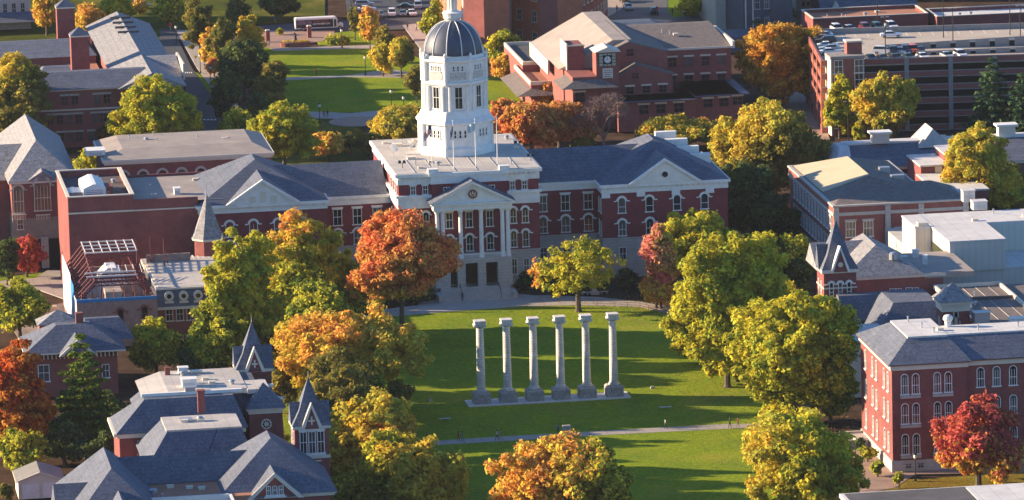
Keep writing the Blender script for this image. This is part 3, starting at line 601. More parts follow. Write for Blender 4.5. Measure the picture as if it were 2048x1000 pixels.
for zz,u in ((0,0),(.9,.33),(1.8,.66),(2.7,1.)):
    W_(x0+3.1,x1-1.6+.0,yf+20+u*9.5-.12,yf+20+u*9.5+.12,zt+4.+.05*zz,zt+4.22+.05*zz)
for i in range(7): x=x0+3.3+i*1.55; WT((x,yf+19.6,zt+4.1),(x,yf+30,zt+4.3),.10)
for yy in (yf+4.4,yf+7.8): W_(x0+2.2,x1-3.0,yy-.12,yy+.12,zt+2.6,zt+2.85)
W_(x0+4,x1-6,yf+10.4,yf+10.6,zt+2.3,zt+2.5)
for i in range(5): x=x1-1.8-i*1.3; WT((x,yf+9,zt+2.2),(x,yf+13.5,zt+2.9),.08)
for yy in (yf+10.5,yf+13.5,yf+17): T_(x0+.5,yy,zt-.1,x0+3.4,yy,zt+3.2); T_(x1-.6,yy,zt-.1,x1-3.,yy,zt+2.8)
for k in range(5): ST((x0+3.4,yf+1.2+k*4.4,zt+2.6),(x0+3.4,yf+5.6+k*4.4,zt+2.6+(k>2)*.8),.11); ST((x1-3.1,yf+1.2+k*4.4,zt+2.5),(x1-3.1,yf+5.6+k*4.4,zt+2.5),.11)
for k in range(7): ST((x0+1.+k*1.9,yf+1,6),(x0+1.+k*1.9,yf+1,zt+.9),.10); ST((x0+1.4+k*1.9,yf+10,6),(x0+1.4+k*1.9,yf+10,zt+1.4),.09)
for k in range(6): y=yf+15+k*2.2; ST((x0+.5,y,zt-1),(x0+4.6,y,zt+2.3),.12); ST((x0+.6,y-1,zt+.5),(x0+.6,y+1.2,zt+.5),.12)
for px,py0,py1 in ((586,0,0),):
    pass
for px,pb,ptp in ((222,560,500),(242,560,478),(276,565,476),(303,545,472),(330,550,472)):
    p=G(px,pb,8.0); s=scale_at(p); h=(pb-ptp)/s; a=Vector(p); tr=MB(); tr.tube(a,a+Vector((-.1,0,h)),.14,.03,5); tr.tube(a+Vector((.9,0,0)),a+Vector((-.1,0,h)),.10,.03,5)
    for q in range(1,6): u=q/6; tr.tube(a+Vector((-.1*u,0,h*u)),a+Vector((.9-1.*u,0,h*u)),.05,n=4)
    obj('steel_mast',tr,STEEL,S)
# mansard end
mx0,mx1,my=-60.,-46.5,66.5
mz=atY(360,612,my)[2]; mt=atY(360,577,my)[2]
obj('mansard_wall',MB().box(mx0+.01,mx1,my,90,0,mz-.5),BR_B,S); obj('mansard_cornice',MB().box(mx0+.02,mx1+.3,my-.4,90,mz-.5,mz),CREAM,S)
obj('mansard_roof',MB().frus(mx0+.03,mx1+.3,my-.3,90,mz,mx0+.03,mx1-.6,my+.9,90,mt-.25),SLATE,S); obj('mansard_coping',MB().box(mx0+.04,mx1-.3,my+.6,90,mt-.25,mt+.05),CREAM,S); obj('flat_roof',MB().box(mx0+.5,mx1-.8,my+1.3,95,mt+.051,mt+.12),GRAVEL_P,S)
for px,py in ((338,592),(367,591),(396,590)):
    p=atY(px,py,my+.2); o=obj('round_dormer',MB().ext([(p[0]+.85*math.cos(a*math.pi/6),p[2]+.85*math.sin(a*math.pi/6)) for a in range(12)],my-.25,my+.8),CREAM,S)
    obj('pane',MB().ext([(p[0]+.42*math.cos(a*math.pi/6),p[2]+.42*math.sin(a*math.pi/6)) for a in range(12)],my-.3,my-.251),GLASS,o); obj('dormer_sill',MB().box(p[0]-.8,p[0]+.8,my-.35,my+.5,p[2]-1.25,p[2]-.86),CREAM,o)
winY(S,my,[(339,617,641),(360,616,640),(381,615,639),(402,614,638),(360,668,692),(381,667,691)],1.35,'rect',fm=CREAM)
# stub walls & stored purlins behind the mansard
obj('roof_deck',MB().box(-60,-44,90,98.5,0,9.2),GRAVEL_P,S)
jb=MB()
for i in range(12): x=-58+i*.9; jb.box(x,x+.25,93,96.5,9.6,9.8)
obj('joists',jb,LUMB,S); obj('stub_wall',MB().box(-59.5,-51.5,91.4,91.9,9.2,11.2),BR_T,S)
# conical turret
tx,ty=atY(416,470,97.)[0],97.; zc0=atY(416,474,97)[2]; zc1=atY(419,388,97)[2]
tu=obj('turret_wall',MB().ring(tx,ty,[(2.7,5),(2.7,zc0-.5)],8,PH),BR,S); obj('turret_cornice',MB().ring(tx,ty,[(2.75,zc0-.5),(3.2,zc0-.3),(3.2,zc0)],8,PH),CREAM,tu)
obj('turret_spire',MB().ring(tx,ty,[(3.1,zc0),(2.2,zc0+2.0),(.08,zc1)],8,PH),SLATE_G,tu); obj('finial',MB().tube((tx,ty,zc1-.3),(tx,ty,zc1+2.2),.09,.02,6),METAL,tu)
for i in (-1,1): win(tu,(tx+i*1.3-(.9 if i<0 else 0)*0,ty-2.7+.2*abs(i),zc0-3),.9,2.0) if False else None
tx2=atY(445,470,92.)[0]; obj('small_spire',MB().ring(tx2,92,[(.9,9),(.9,9.2+.2),(.05,14.4)],8,PH),SLATE_G,tu)
def bbox_bld(name,label,cat,x0,x1,y0,y1,zt,wall,roofm=None,cop=None,par=.8,loc=None):
    t=thing(name,label,cat,((x0+x1)/2,(y0+y1)/2,0)); m_=MB().box(x0,x1,y0,y1,0,zt); parapet(m_,x0,x1,y0,y1,zt,zt+par)
    obj('brick_wall' if 'brick' in wall.name else 'wall',m_,wall,t)
    obj('flat_roof',MB().box(x0+.35,x1-.35,y0+.35,y1-.35,zt,zt+.06),roofm or GRAVEL,t)
    c=MB(); parapet(c,x0-.08,x1+.08,y0-.08,y1+.08,zt+par,zt+par+.15,.5); obj('coping',c,cop or CREAM,t); return t
# ---------------- brick laboratory, right ----------------
B=thing('brick_laboratory','long red brick building with hipped roof and sunlight-tinted tan left slope','building',(80,110,0))
obj('brick_wall',MB().box(67.3,92.5,88,103,0,12.4).box(67.3,86.5,103,131,0,12.4).box(67.2,92.6,87.9,103,13.,14.1).box(67.2,86.6,103,131.1,13.,14.1),BR_B,B)
obj('stone_band',MB().box(67.1,92.7,87.8,103,12.4,13.).box(67.1,86.7,103,131.2,12.4,13.).box(67.0,92.8,87.7,103.,14.1,14.4).box(67.0,86.8,103,131.3,14.1,14.4),LIME_P,B)
for x in (67.2,76.9,83.2,91.6): obj('stone_quoin',MB().box(x,x+1.0,87.72,87.9,0,14.0),LIME,B)
obj('hip_roof',MB().frus(67.6,86.4,94,130.8,14.4,76.9,76.9,101.5,122,17.2),SHING,B)
obj('front_roof',MB().frus(67.6,92.3,88.4,102.8,14.41,72,88,99,100,16.0),SHING,B)
tn=MB(); tn.face([(67.9,101.0,14.62),(67.9,129.5,14.62),(76.88,122,17.3),(76.88,101.6,17.3)]); tn.face([(67.9,101.0,14.5),(76.88,101.6,17.2),(76.88,122,17.2),(67.9,129.5,14.5)]); obj('sunlit_slope',tn,TANR,B)  # tan sheet over the shingles, its sunlight put into the colour
obj('roof_hatches',MB().box(81,83,112,113.5,15.5,16.6),METAL,B); obj('skylight',MB().box(82,84.5,106,107.5,15.0,16.1),METAL,B)
grid(B,88-.0,[70.4,73.7],[8.4,3.6],1.9,2.9,'rect',bars=2,hood=LIME_P); grid(B,88,[79.8],[6.6,1.9],1.9,2.9,'rect',bars=2,hood=LIME_P); grid(B,88,[85.2,88.6],[8.4,3.6],1.9,2.9,bars=2,hood=LIME_P)
gridL(B,67.3,[91+2.9*i for i in range(13)],[9.2,5.0,.9],1.6,2.6,'rect',bars=2,hood=LIME_P)
# ---------------- hall behind it with metal roof ----------------
B=thing('metal_roof_hall','long low hall with blue-grey roof and white ridge cap behind the brick laboratory','building',(105,165,0))
obj('brick_wall',MB().box(82.5,150,158,176,0,7.6),BR,B); obj('cornice',MB().box(82.2,150.3,157.7,176.3,7.6,8.2),CREAM,B)
obj('roof',MB().frus(82,150.5,157.5,176.5,8.2,86,150,168,171,11.0),SLATE,B); obj('ridge_cap',MB().box(85.5,150,167.8,171.2,11.0,11.35),MEMB,B)
obj('left_roof_ledge',MB().frus(81,85,157,172,7.9,84,86,165,171,11.2),MEMB,B)
for px in (1760,2012):
    p=G(px,285-(px-1760)*.06,11.3); o=obj('roof_monitor',MB().box(p[0]-1.7,p[0]+1.7,p[1]-1,p[1]+1,11.3,13.2),CREAM,B); obj('lid',MB().box(p[0]-2.2,p[0]+2.2,p[1]-1.5,p[1]+1.5,13.2,13.6),WHITE,o)
p=G(1868,285,11.); obj('cross_gable',MB().frus(p[0]-3.4,p[0]+3.4,p[1]-2,p[1]+8,10.4,p[0],p[0],p[1]+1,p[1]+8,13.6),GRAVEL_P,B)
grid(B,158,[88,90,94,96],[3.6],1.5,3.,bars=2)
B=thing('annex_block','stepped brick annex with white flat roofs behind the laboratory','building',(100,150,0))
obj('brick_wall',MB().box(95.2,105,126,145,0,8.6).box(96,105,145,157.4,0,10.2).box(101.5,105,147,157.4,10.2,11.8),BR,B)
obj('flat_roof',MB().box(95,105.2,125.8,144.9,8.6,8.9).box(95.8,105.2,145,157.39,10.2,10.5).box(101.3,105.2,147.2,157.38,11.8,12.1),MEMB,B)
obj('service_door',MB().box(98.8,100.2,144.9,144.99,8.9,10.15),CREAM,B); gridL(B,95.2,[128,131,134,137,140],[4.6,.9],1.5,2.8,bars=2)
# ---------------- white metal panel building ----------------
B=thing('white_panel_building','blocky white metal panel building with flat white roofs','building',(88,60,0))
pn=MB().box(76.8,110,44.6,90,0,9.7).box(79.4,89.5,44.2,60,9.7,15.).box(76.4,79.8,59.2,70.5,9.7,15.0).box(79.4,110,60,71,9.7,15.0)
obj('panel_wall',pn,PANEL,B); obj('flat_roof',MB().box(79.3,89.6,44.1,59.9,15.,15.25).box(76.3,79.7,59.1,70.6,15.01,15.3).box(79.31,110,60.01,71.1,15.,15.24).box(76.7,110.1,44.5,44.9,9.7,10.).box(77,110,44.91,59.8,9.71,9.8),MEMB,B)
sw=MB(); 
for i in range(14): sw.box(79.3,79.38,46.2+.95*i,46.9+.95*i,10.3,12.6)
obj('strip_window',sw,glassm('green_glass',(.08,.09,.04)),B)
obj('corner_rail',MB().box(77,78.9,59.3,59.4,15.3,15.9).box(77,77.1,59.3,61,15.3,15.9),CREAM,B)
unit('roof_unit','upper of two white boxes on the white panel roof',1936,402,15.25,2.2,2,2.0,MEMB); unit('roof_unit','lower wide white box on the white panel roof',1958,418,15.25,2.6,2.2,1.5,MEMB)
# ---------------- slate roofed hall with spire tower, right ----------------
B=thing('spire_tower_hall','brick hall with steep slate spire tower beside the huge green and yellow tree','building',(60,15,0))
tw=MB().box(51,56.7,16,22,0,16.4); obj('tower_wall',tw,BR,B)
obj('stone_band',MB().box(50.9,56.8,15.9,22.1,10.9,11.5).box(50.9,56.8,15.9,22.1,13.6,13.85).box(50.6,57.1,15.6,22.4,16.4,17.),CREAM,B)
sp=obj('spire',MB().frus(50.6,57.1,15.6,22.4,17.,51.9,55.8,16.9,21.1,19.4).frus(51.9,55.8,16.9,21.1,19.4,53.85,53.85,19,19,25.2),SLATE,B)
for (cx,cy,fx) in ((53.85,15.5,'F'),(50.5,19,'L')):
    g=MB(); k=MB()
    if fx=='F':
        g.ext([(cx-1.35,16.6),(cx+1.35,16.6),(cx,20.6)],15.5,16.6)
        for s in (-1,1): k.ext([(cx+s*1.75,16.55),(cx,21.2),(cx,20.5),(cx+s*1.3,16.55)],15.3,15.75)
        k.frus(cx-1.8,cx+1.8,15.76,19,16.7,cx,cx,15.76,19,21.0) 
    else:
        k.box(50.3,50.6,cy-.2,cy+.2,17,17.2); k.frus(50.4,53,cy-1.7,cy+1.7,16.8,50.4,53,cy,cy,21.0)
    if fx=='F': obj('gable_wall',g,BR,B)
    obj('gable_trim',k,WHITE if fx=='F' else SLATE,B)
obj('quatrefoil',MB().ring(0,0,[(0,0),(0,0)],3) if False else MB().ext([(53.85+.45*math.cos(a*math.pi/5),17.9+.45*math.sin(a*math.pi/5)) for a in range(10)],15.38,15.49),CREAM,B)
for x in (52.3,53.85,55.4): win(B,(x,15.95,11.7),.8,3.1,'arch',hood=WHITE,bars=0)
for x in (53.1,54.9): 
    o=obj('round_window',MB().ext([(x+.62*math.cos(a*math.pi/6),9.3+.62*math.sin(a*math.pi/6)) for a in range(12)],15.8,15.99),CREAM,B); obj('pane',MB().ext([(x+.32*math.cos(a*math.pi/6),9.3+.32*math.sin(a*math.pi/6)) for a in range(12)],15.75,15.799),GLASS,o)
gridL(B,51,[18,20.3],[11.7],.8,3.1,'arch')
obj('brick_wall',MB().box(56.71,74.5,27.5,46,0,12.6).box(56.72,70,17,27.4,0,9).box(57,69.9,-2.,17,0,8.3),BR_B,B)
obj('cornice',MB().box(56.8,74.9,27.1,46.3,12.6,13.1),CREAM,B)
ro=MB().frus(56.5,71.2,26.9,47,13.1,63.9,63.9,34,45.2,17.4).frus(53.5,64,34.5,45,13.12,53.5,63.9,41,41,17.0)
obj('upper_roof',ro,SLATE_G,B); obj('gravel_roof',MB().box(71.21,80,27.2,46.2,12.3,13.15),GRAVEL,B)
obj('vent_drum',MB().ring(66.3,30.5,[(.75,15.3),(.75,16.3),(.4,16.6)],12),METAL,B)
obj('lower_roof',MB().frus(56.3,72.5,-3,22,8.31,60.5,68,3.5,14,13.2).frus(53,63,9.5,15.9,9.0,53,61,13.5,15.5,12.8),SLATE,B)
obj('porch_wall',MB().box(49.8,59.3,-9.7,2.9,0,9.6),CREAM,B); obj('porch_roof',MB().box(49.5,59.6,-10,3.2,9.6,9.9),MEMB,B)
obj('porch_vent',MB().box(54,56.6,-5.6,-4.9,9.9,10.3),METAL,B)
winY(B,27.5,[(1786,576,590),(1797,576,590),(1818,574,588),(1831,574,588)],1.2,'rect')
unit('roof_unit','grey vent box on the gravel roof behind the upper slate hip',1806,526,13.15,1.4,1.2,1.1,METAL); unit('roof_unit','slim white vent pipe box on the gravel roof beside the white panel building',1850,528,13.15,.7,.7,1.5,WHITE); unit('roof_unit','white cabinet on the gravel roof at the foot of the white panel wall',1831,514,13.15,1.,1.,1.2,WHITE)
# ---------------- low brown roofed block with square turret ----------------
B=thing('brown_roof_block','low brick block with wide brown flat roof on the right edge','building',(80,5,0))
obj('brick_wall',MB().box(72.6,100,-16,26,0,10.6),BR,B); rm=MB(); parapet(rm,72.4,84.3,-16.2,26.2,10.6,11.3,.4); obj('parapet',rm,CREAM,B)
obj('flat_roof',MB().box(72.8,83.9,-15.8,25.8,10.6,10.68).box(84.3,100,-16,26,10.6,10.7),SHING,B)
rs=MB()
for i in range(4): rs.box(75+2.3*i,75.08+2.3*i,-15.8,25.8,10.681,10.74)
obj('roof_seams',rs,GRAVEL_P,B); obj('roof_divider',MB().box(72.9,83.8,14,14.4,10.681,11.2),DARKR,B)
unit('roof_duct','bulbous metal duct unit on the brown roof right of the square turret',1962,650,10.75,2.6,2.2,2.2,METAL); unit('roof_unit','white plant box at the right edge on the brown roof',2036,650,10.75,2.8,1.6,1.2,WHITE)
B=thing('square_turret','square brick turret with pyramid slate roof and ornate relief panel','turret',(69.2,-4,0))
obj('brick_wall',MB().box(66.9,71.6,-6.4,-1.6,0,13.2),BR,B); obj('cornice',MB().box(66.8,71.7,-6.5,-1.5,13.2,14.4).box(66.4,72.1,-6.9,-1.1,14.4,14.9),CREAM,B); obj('pyramid_roof',MB().pyr(66.2,72.3,-7.1,-.9,14.9,2.9),SLATE_G,B)
rl=MB()
for (dx,z,w_,h_) in ((-.25,8.6,.5,4.6),(-.8,9.6,.3,1.9),(.5,9.6,.3,1.9),(-1.0,8.8,.3,1.2),(.7,8.8,.3,1.2),(-.5,12.2,1.,.9),(-2.3,9.4,1.0,.7),(1.3,9.4,1.0,.7)): rl.box(69.2+dx,69.2+dx+w_,-6.6,-6.405,z,z+h_)
obj('relief_panel',rl,LIME_P,B); win(B,(66.9,-4,8.6),1.2,3.4,'rect',face='L')
# ---------------- red brick hall with paired arched windows ----------------
B=thing('paired_window_hall','large red brick hall with paired arched windows at the right edge','building',(58,-55,0))
yF=-65.3; obj('brick_wall',MB().box(45.7,57.9,yF,-41,1.9,16.6).box(57.9,82,yF+.8,-45,1.9,16.6),BR,B); obj('stone_base',MB().box(45.5,58.1,yF-.15,-41,0,1.9).box(58.1,82,yF+.65,-45,0,1.9),LIME,B)
obj('cornice',MB().box(45.4,58.1,yF-.3,-40.8,16.6,17.4).box(58.11,82.2,yF+.5,-44.8,16.6,17.4),CREAM,B); obj('gutter',MB().box(45.0,58.3,yF-.7,-40.4,17.4,17.6).box(58.31,82.5,yF+.1,-44.4,17.4,17.6),COPPER,B)
obj('mansard_roof',MB().frus(45.0,58.6,yF-.7,-40.4,17.6,49.3,56.,-60.4,-47.,20.6).frus(52,82.5,yF+.1,-44.4,17.61,52,82.,-60,-53.,20.6),SLATE,B)
obj('roof_deck',MB().box(49.4,56.,-60.4,-47.0,20.6,20.9).box(56.01,82,-59.9,-53.1,20.61,20.85),MEMB,B)
B0=B
for z in (2.9,7.9,12.9-.2):
    grid(B,yF,[47.75,49.55,53.05,54.85],[z],1.25,3.3,'arch',bars=2); grid(B,yF+.8,[60.3,62.9,65.6,68.3],[z+.35],1.3,3.2,'arch',bars=2)
    for yy in (-62.5,-59.5,-53.5,-50.5,-45): win(B,(45.7,yy,z),1.2,3.2,'arch',face='L',bars=2)
sl_=MB()
for z in (2.65,7.65,12.45):
    for xa_ in (47.0,52.3): sl_.box(xa_,xa_+3.3,yF-.35,yF-.005,z-.45,z-.02)
obj('window_ledge',sl_,LIME_P,B)
for x in (48.2,50.2): win(B,(x,yF-.15,.6),1.1,.8,fm=LIME_P)
obj('side_steps',MB().box(43.4,45.5,-47,-43,0,1.6).box(42,43.4,-47,-43,0,.8),LIME_P,B); obj('stair_cheek',MB().box(41.6,45.4,-47.6,-47.01,0,1.5),LIME_P,B); obj('stair_cheek',MB().box(41.6,45.4,-42.99,-42.4,0,1.9),LIME_P,B)
obj('roof_cowl',MB().ring(57.4,-54,[(.5,20.9),(.55,21.7),(.85,22.1),(.7,22.6),(.3,22.8)],12),WHITE,B)
B=thing('shaded_link_wing','shaded brick wing between the huge tree and the paired window hall','building',(41,0,0))
obj('brick_wall',MB().box(36,50,2.9,14,0,8.2),BR,B); obj('stone_band',MB().box(35.9,50.,2.8,14,3.6,3.9).box(35.9,50.,2.8,14.1,8.2,8.7),CREAM,B); grid(B,2.9,[45.6,48],[4.3],1.2,2.6)
# ---------------- flat roof at bottom right ----------------
B=thing('foreground_flat_roof','white-edged flat roof cut off by the bottom right edge','building',(45,-120,0))
obj('brick_wall',MB().box(24.9,70,-150,-127.2,0,11.4),BR,B); obj('fascia',MB().box(24.6,70,-150,-127.,11.4,12.),MEMB,B); obj('flat_roof',MB().box(25.2,43.5,-150,-127.6,12.,12.08),DARKR,B); obj('raised_roof',MB().box(43.51,70,-150,-128.5,12.,12.15),MEMB,B)
# ---------------- lower left: slate roofed brick halls ----------------
B=thing('gabled_slate_hall','brick hall with navy slate cross wings and pierced gables at the bottom left','building',(-68,-95,0))
obj('brick_wall',MB().box(-64.6,-48.4,-99.5,-79,0,9.9).box(-88,-75.2,-110,-84,0,9.6).box(-80,-59,-91.8,-84.2,0,10.5),BR,B)
obj('cornice',MB().box(-65.2,-47.8,-100.1,-78.4,9.9,10.5).box(-88.6,-74.6,-112,-83.4,9.6,10.2).box(-64,-47.5,-100.2,-100.11,10.2,10.5),CREAM,B)
obj('right_wing_roof',MB().frus(-65.6,-47.4,-100.5,-78,10.5,-56.4,-56.4,-91.3,-85.8,17.3),SLATE,B)
obj('left_wing_roof',MB().frus(-88.9,-74.3,-112.3,-83.1,10.2,-81.6,-81.6,-101.8,-87,16.4).frus(-90.2,-82,-104,-92,9.6,-90.2,-81.7,-98,-98,13.6),SLATE,B)
obj('link_roof',MB().frus(-82,-56.6,-91.2,-84.4,11.1,-82,-56.6,-88,-88,14.9),SLATE,B)
obj('terracotta_terrace',MB().box(-77.5,-60.2,-101.6,-90,0,11.0),TERR,B); obj('terrace_parapet',MB().box(-77.8,-64.,-102,-101.61,0,11.45).box(-64.,-63.6,-115,-101.7,0,11.4),WHITE,B)
obj('lower_terrace',MB().box(-77.5,-64.01,-118,-102.01,0,9.6),TERR,B); obj('roof_vent',MB().ring(*atY(306,967,-97)[:2],[(.6,11.0),(.6,11.5),(.7,11.6),(.4,11.8)],12),METAL,B)
for (cx,yy,zz,hw,hh) in ((-57.,-101.2,10.6,3.6,3.0),(-81.,-112.6,10.5,2.9,2.9)):
    g=obj('gable_wall',MB().ext([(cx-hw-.1,zz),(cx+hw+.1,zz),(cx,zz+hh+.1)],yy-.02,yy+.018),BR,B)
    obj('gable_roof',MB().frus(cx-hw-.7,cx+hw+.7,yy+.02,yy+6.5,zz-.35,cx,cx,yy+.02,yy+6.5,zz+hh+.55),SLATE,g)
    k=MB()
    for s in (-1,1): k.ext([(cx+s*(hw+.8),zz-.4),(cx,zz+hh+.62),(cx,zz+hh-.05),(cx+s*(hw-.1),zz-.4)],yy-.55,yy-.31)
    obj('gable_trim',k,CREAM,g)
    if cx>-60:
        for dx in (-.95,0,.95): win(B,(cx+dx,yy-.02,zz+.15),.75,1.35)
        obj('window_ledge',MB().box(cx-1.7,cx+1.7,yy-.35,yy-.22,zz-.25,zz-.06),WHITE,B)
unit('roof_box','white box at the foot of the left cross wing at the bottom edge',284,988,9.,1.4,1.4,1.2,WHITE) if False else None
def gable_tower(name,label,x0,x1,yf,ze,apex,zlow,winf):
    t=thing(name,label,'tower',((x0+x1)/2,yf+2.7,0)); y1=yf+(x1-x0); cx=(x0+x1)/2; cy=(yf+y1)/2
    obj('brick_wall',MB().box(x0,x1,yf,y1,0,ze-.5),BR,t); obj('cornice',MB().box(x0-.3,x1+.3,yf-.3,y1+.3,ze-.5,ze).box(x0-.12,x1+.12,yf-.12,y1+.12,ze-5.2,ze-4.7),CREAM,t)
    obj('spire',MB().frus(x0-.4,x1+.4,yf-.4,y1+.4,ze,x0+.9,x1-.9,yf+.9,y1-.9,ze+2.2).frus(x0+.9,x1-.9,yf+.9,y1-.9,ze+2.2,cx,cx,cy,cy,apex),SLATE,t)
    g=obj('gable_wall',MB().ext([(cx-1.2,ze-.45),(cx+1.2,ze-.45),(cx,ze+2.8)],yf-.35,yf+.6),BR,t); k=MB()
    for s in (-1,1): k.ext([(cx+s*1.75,ze-.5),(cx,ze+3.7),(cx,ze+2.9),(cx+s*1.15,ze-.5)],yf-.6,yf-.1)
    obj('gable_trim',k,CREAM,g); obj('dormer_roof',MB().frus(cx-1.6,cx+1.6,yf-.1,yf+3.2,ze+.1,cx,cx,yf-.1,yf+2.4,ze+3.5).frus(x0-.45,x0+1.5,cy-1.6,cy+1.6,ze+.1,x0-.45,x0+1.9,cy,cy,ze+3.3).frus(x1-1.5,x1+.45,cy-1.6,cy+1.6,ze+.1,x1-1.9,x1+.45,cy,cy,ze+3.3),SLATE,t)
    q=MB(); q.box(cx-.12,cx+.12,yf-.45,yf-.36,ze+.2,ze+1.5); q.box(cx-.5,cx+.5,yf-.44,yf-.37,ze+.7,ze+.95); obj('quatrefoil',q,CREAM,g)
    obj('finial',MB().tube((cx,cy,apex-.1),(cx,cy,apex+.9),.08,.02,5),METAL,t); return t
t=gable_tower('gable_tower','brick gable tower with large gridded window at the edge of the gold maple',-51.8,-46.5,-83,17,24.2,0,0)
for dx in (-1.35,0,1.35): win(t,(-49.15+dx,-83,12.7),1.15,3.4,bars=1)
obj('window_surround',MB().box(-51.2,-47.1,-83.14,-83.005,16.1,16.45).box(-51.2,-47.1,-83.2,-83.005,12.3,12.69),WHITE,t); obj('brick_marks',MB().box(-50.6,-49.6,-83.06,-83.003,11.3,11.5).box(-48.8,-47.8,-83.06,-83.003,11.3,11.5),CREAM,t)
gridL(t,-51.8,[-81.2,-79.2],[12.7],1.0,3.2)
t=gable_tower('gable_tower','brick gable tower with twin windows in front of the rust-brown tree',-56.0,-50.6,-39,17,24.2,0,0)
for dx in (-.8,.8): win(t,(-53.3+dx,-39,12.9),1.0,2.4)
t=thing('rose_window_turret','square brick turret with rose window and pyramid slate roof','turret',(-53.5,-53.6,0))
obj('brick_wall',MB().box(-56.1,-50.8,-56,-50.8,0,13.3),BR,t); obj('cornice',MB().box(-56.2,-50.7,-56.1,-50.7,13.3,13.9).box(-56.5,-50.4,-56.4,-50.4,13.9,14.2),CREAM,t); obj('pyramid_roof',MB().pyr(-56.7,-50.2,-56.6,-50.2,14.2,3.6),SLATE,t)
o=obj('rose_window',MB().ext([(-53.4+.85*math.cos(a*math.pi/8),11.6+.85*math.sin(a*math.pi/8)) for a in range(16)],-56.12,-56.01),CREAM,t)
k=MB(); [k.ext([(-53.4+.5*math.cos(a*math.pi/4)+.17*math.cos(b*math.pi/3),11.6+.5*math.sin(a*math.pi/4)+.17*math.sin(b*math.pi/3)) for b in range(6)],-56.15,-56.121) for a in range(8)]; obj('pane',k,GLASS,o)
obj('roof_dish',MB().ring(-50.9,-54.5,[(.1,14.6),(.55,15.2),(.5,15.5)],10),METAL,t)
B=thing('hip_roof_hall','brick hall with flat-decked navy slate hip roofs left of the rose window turret','building',(-66,-55,0))
obj('brick_wall',MB().box(-77,-57.3,-59,-47.5,0,11.3).box(-72.8,-52.6,-47.49,-37,0,13.).box(-74.,-57.5,-76.8,-59.2,0,9.7),BR,B)
obj('cornice',MB().box(-77.4,-57.,-59.4,-47.1,11.3,12.).box(-74.3,-57.2,-77.1,-59.41,9.7,10.2).box(-77.9,-77.41,-59.6,-47,11.6,12.1),CREAM,B)
obj('main_roof',MB().frus(-77.6,-56.6,-59.6,-46.9,12.,-72.6,-58.5,-55.9,-53.4,16.6).frus(-60,-51.,-50.2,-44,12.,-60,-56,-49.5,-46,15.6),SLATE,B)
obj('rear_roof',MB().frus(-73.4,-52,-53.4,-36.6,12.6,-68.6,-54,-52,-38,16.6),SLATE,B)
obj('rear_deck',MB().frus(-72.7,-56,-53.3,-39.5,16.2,-68.5,-56.,-52.9,-37.,16.95).box(-56,-52.5,-54,-47,16.2,16.9),GRAVEL_P,B); obj('ridge_gutter',MB().box(-72.9,-56.9,-54.1,-53.41,16.6,17.1).box(-56.89,-51.5,-50.1,-49.6,16.2,16.7),WHITE,B)
obj('front_roof',MB().frus(-74.5,-65.6,-77.3,-59.7,10.2,-70.6,-62.8,-72.6,-63,14.9).frus(-65.5,-57,-77.2,-59.71,10.21,-62.7,-59.,-72.8,-63,14.9),SLATE,B)
obj('front_deck',MB().box(-70.7,-58.9,-72.7,-62.9,14.9,15.2),GRAVEL_P,B)
win(B,(-73.6,-59,8.6),1.2,2.2,fm=CREAM) ; win(B,(-73.6,-59,5.2),1.2,2.4,fm=CREAM)
p=G(403,825,15.2); obj('chimney',MB().box(p[0]-.55,p[0]+.55,p[1]-.5,p[1]+.5,15.2,18.6).box(p[0]-.65,p[0]+.65,p[1]-.6,p[1]+.6,18.6,18.85),BR,B)
p=G(335,750,16.9); obj('chimney',MB().box(p[0]-.4,p[0]+.4,p[1]-.4,p[1]+.4,16.6,18.2),BR,B)
unit('roof_unit','white air handler in the middle of the rear pale deck above the chimney',378,772,16.95,2.3,2,1.2,WHITE); unit('roof_unit','grey fan cowl in front of the white air handler',380,783,16.95,1.6,1.4,.7,METAL); unit('roof_unit','small white roof unit at the far edge of the rear pale deck',366,746,16.95,1.5,1.3,.9,WHITE); unit('roof_unit','small grey roof unit right of the far white one',392,747,16.95,1.8,1.,.4,METAL)
unit('skylight','flat grey skylight on the front pale deck left of the brick chimney',372,842,15.2,1.8,1.8,.25,METAL,'skylight')
# ---------------- bracketed house ----------------
B=thing('bracketed_house','brick house with wide bracketed eaves and slate hip roof behind the white pine','house',(-78,32,0))
obj('brick_wall',MB().box(-85.,-70.4,26,38,0,7.2),BR_B,B); obj('hip_roof',MB().frus(-86.4,-69,24.6,39.4,8.,-80.4,-74.5,30.5,33,11.6),SLATE,B); obj('eave',MB().box(-86.4,-69,24.6,39.4,7.7,8.),CREAM,B)
bk=MB()
for i in range(22): bk.box(-85.2+.7*i,-85.05+.7*i,25.,25.99,6.8,7.69)
obj('bracket_course',bk,CREAM,B); obj('porch_gable',MB().frus(-80.4,-74.2,22.9,30,7.9,-77.3,-77.3,22.9,31,10.6),SLATE,B); obj('gable_trim',MB().ext([(-80.6,7.7),(-77.3,10.5),(-77.3,10.0),(-79.9,7.7)],22.6,22.89).ext([(-74.0,7.7),(-77.3,10.5),(-77.3,10.0),(-74.7,7.7)],22.6,22.89),CREAM,B)
obj('chimney',MB().box(-76.9,-75.7,31,32.2,9.5,13.4),BR_B,B); win(B,(-83.1,26,2.9),2.0,2.9,'rect',pm=BLIND); obj('rear_roof',MB().frus(-75,-66.8,33,42,8.01,-75,-69,37,38.5,11.1),SLATE,B)
win(B,(-72.5,26,3),1.3,2.3)
obj('cupola_wall',MB().box(-82.6,-75.6,41,46,0,9.6),BR_B,B); obj('cupola_roof',MB().frus(-83,-75.2,40.6,46.4,9.6,-79.4,-79,43.5,43.5,11.6),SLATE_G,B)
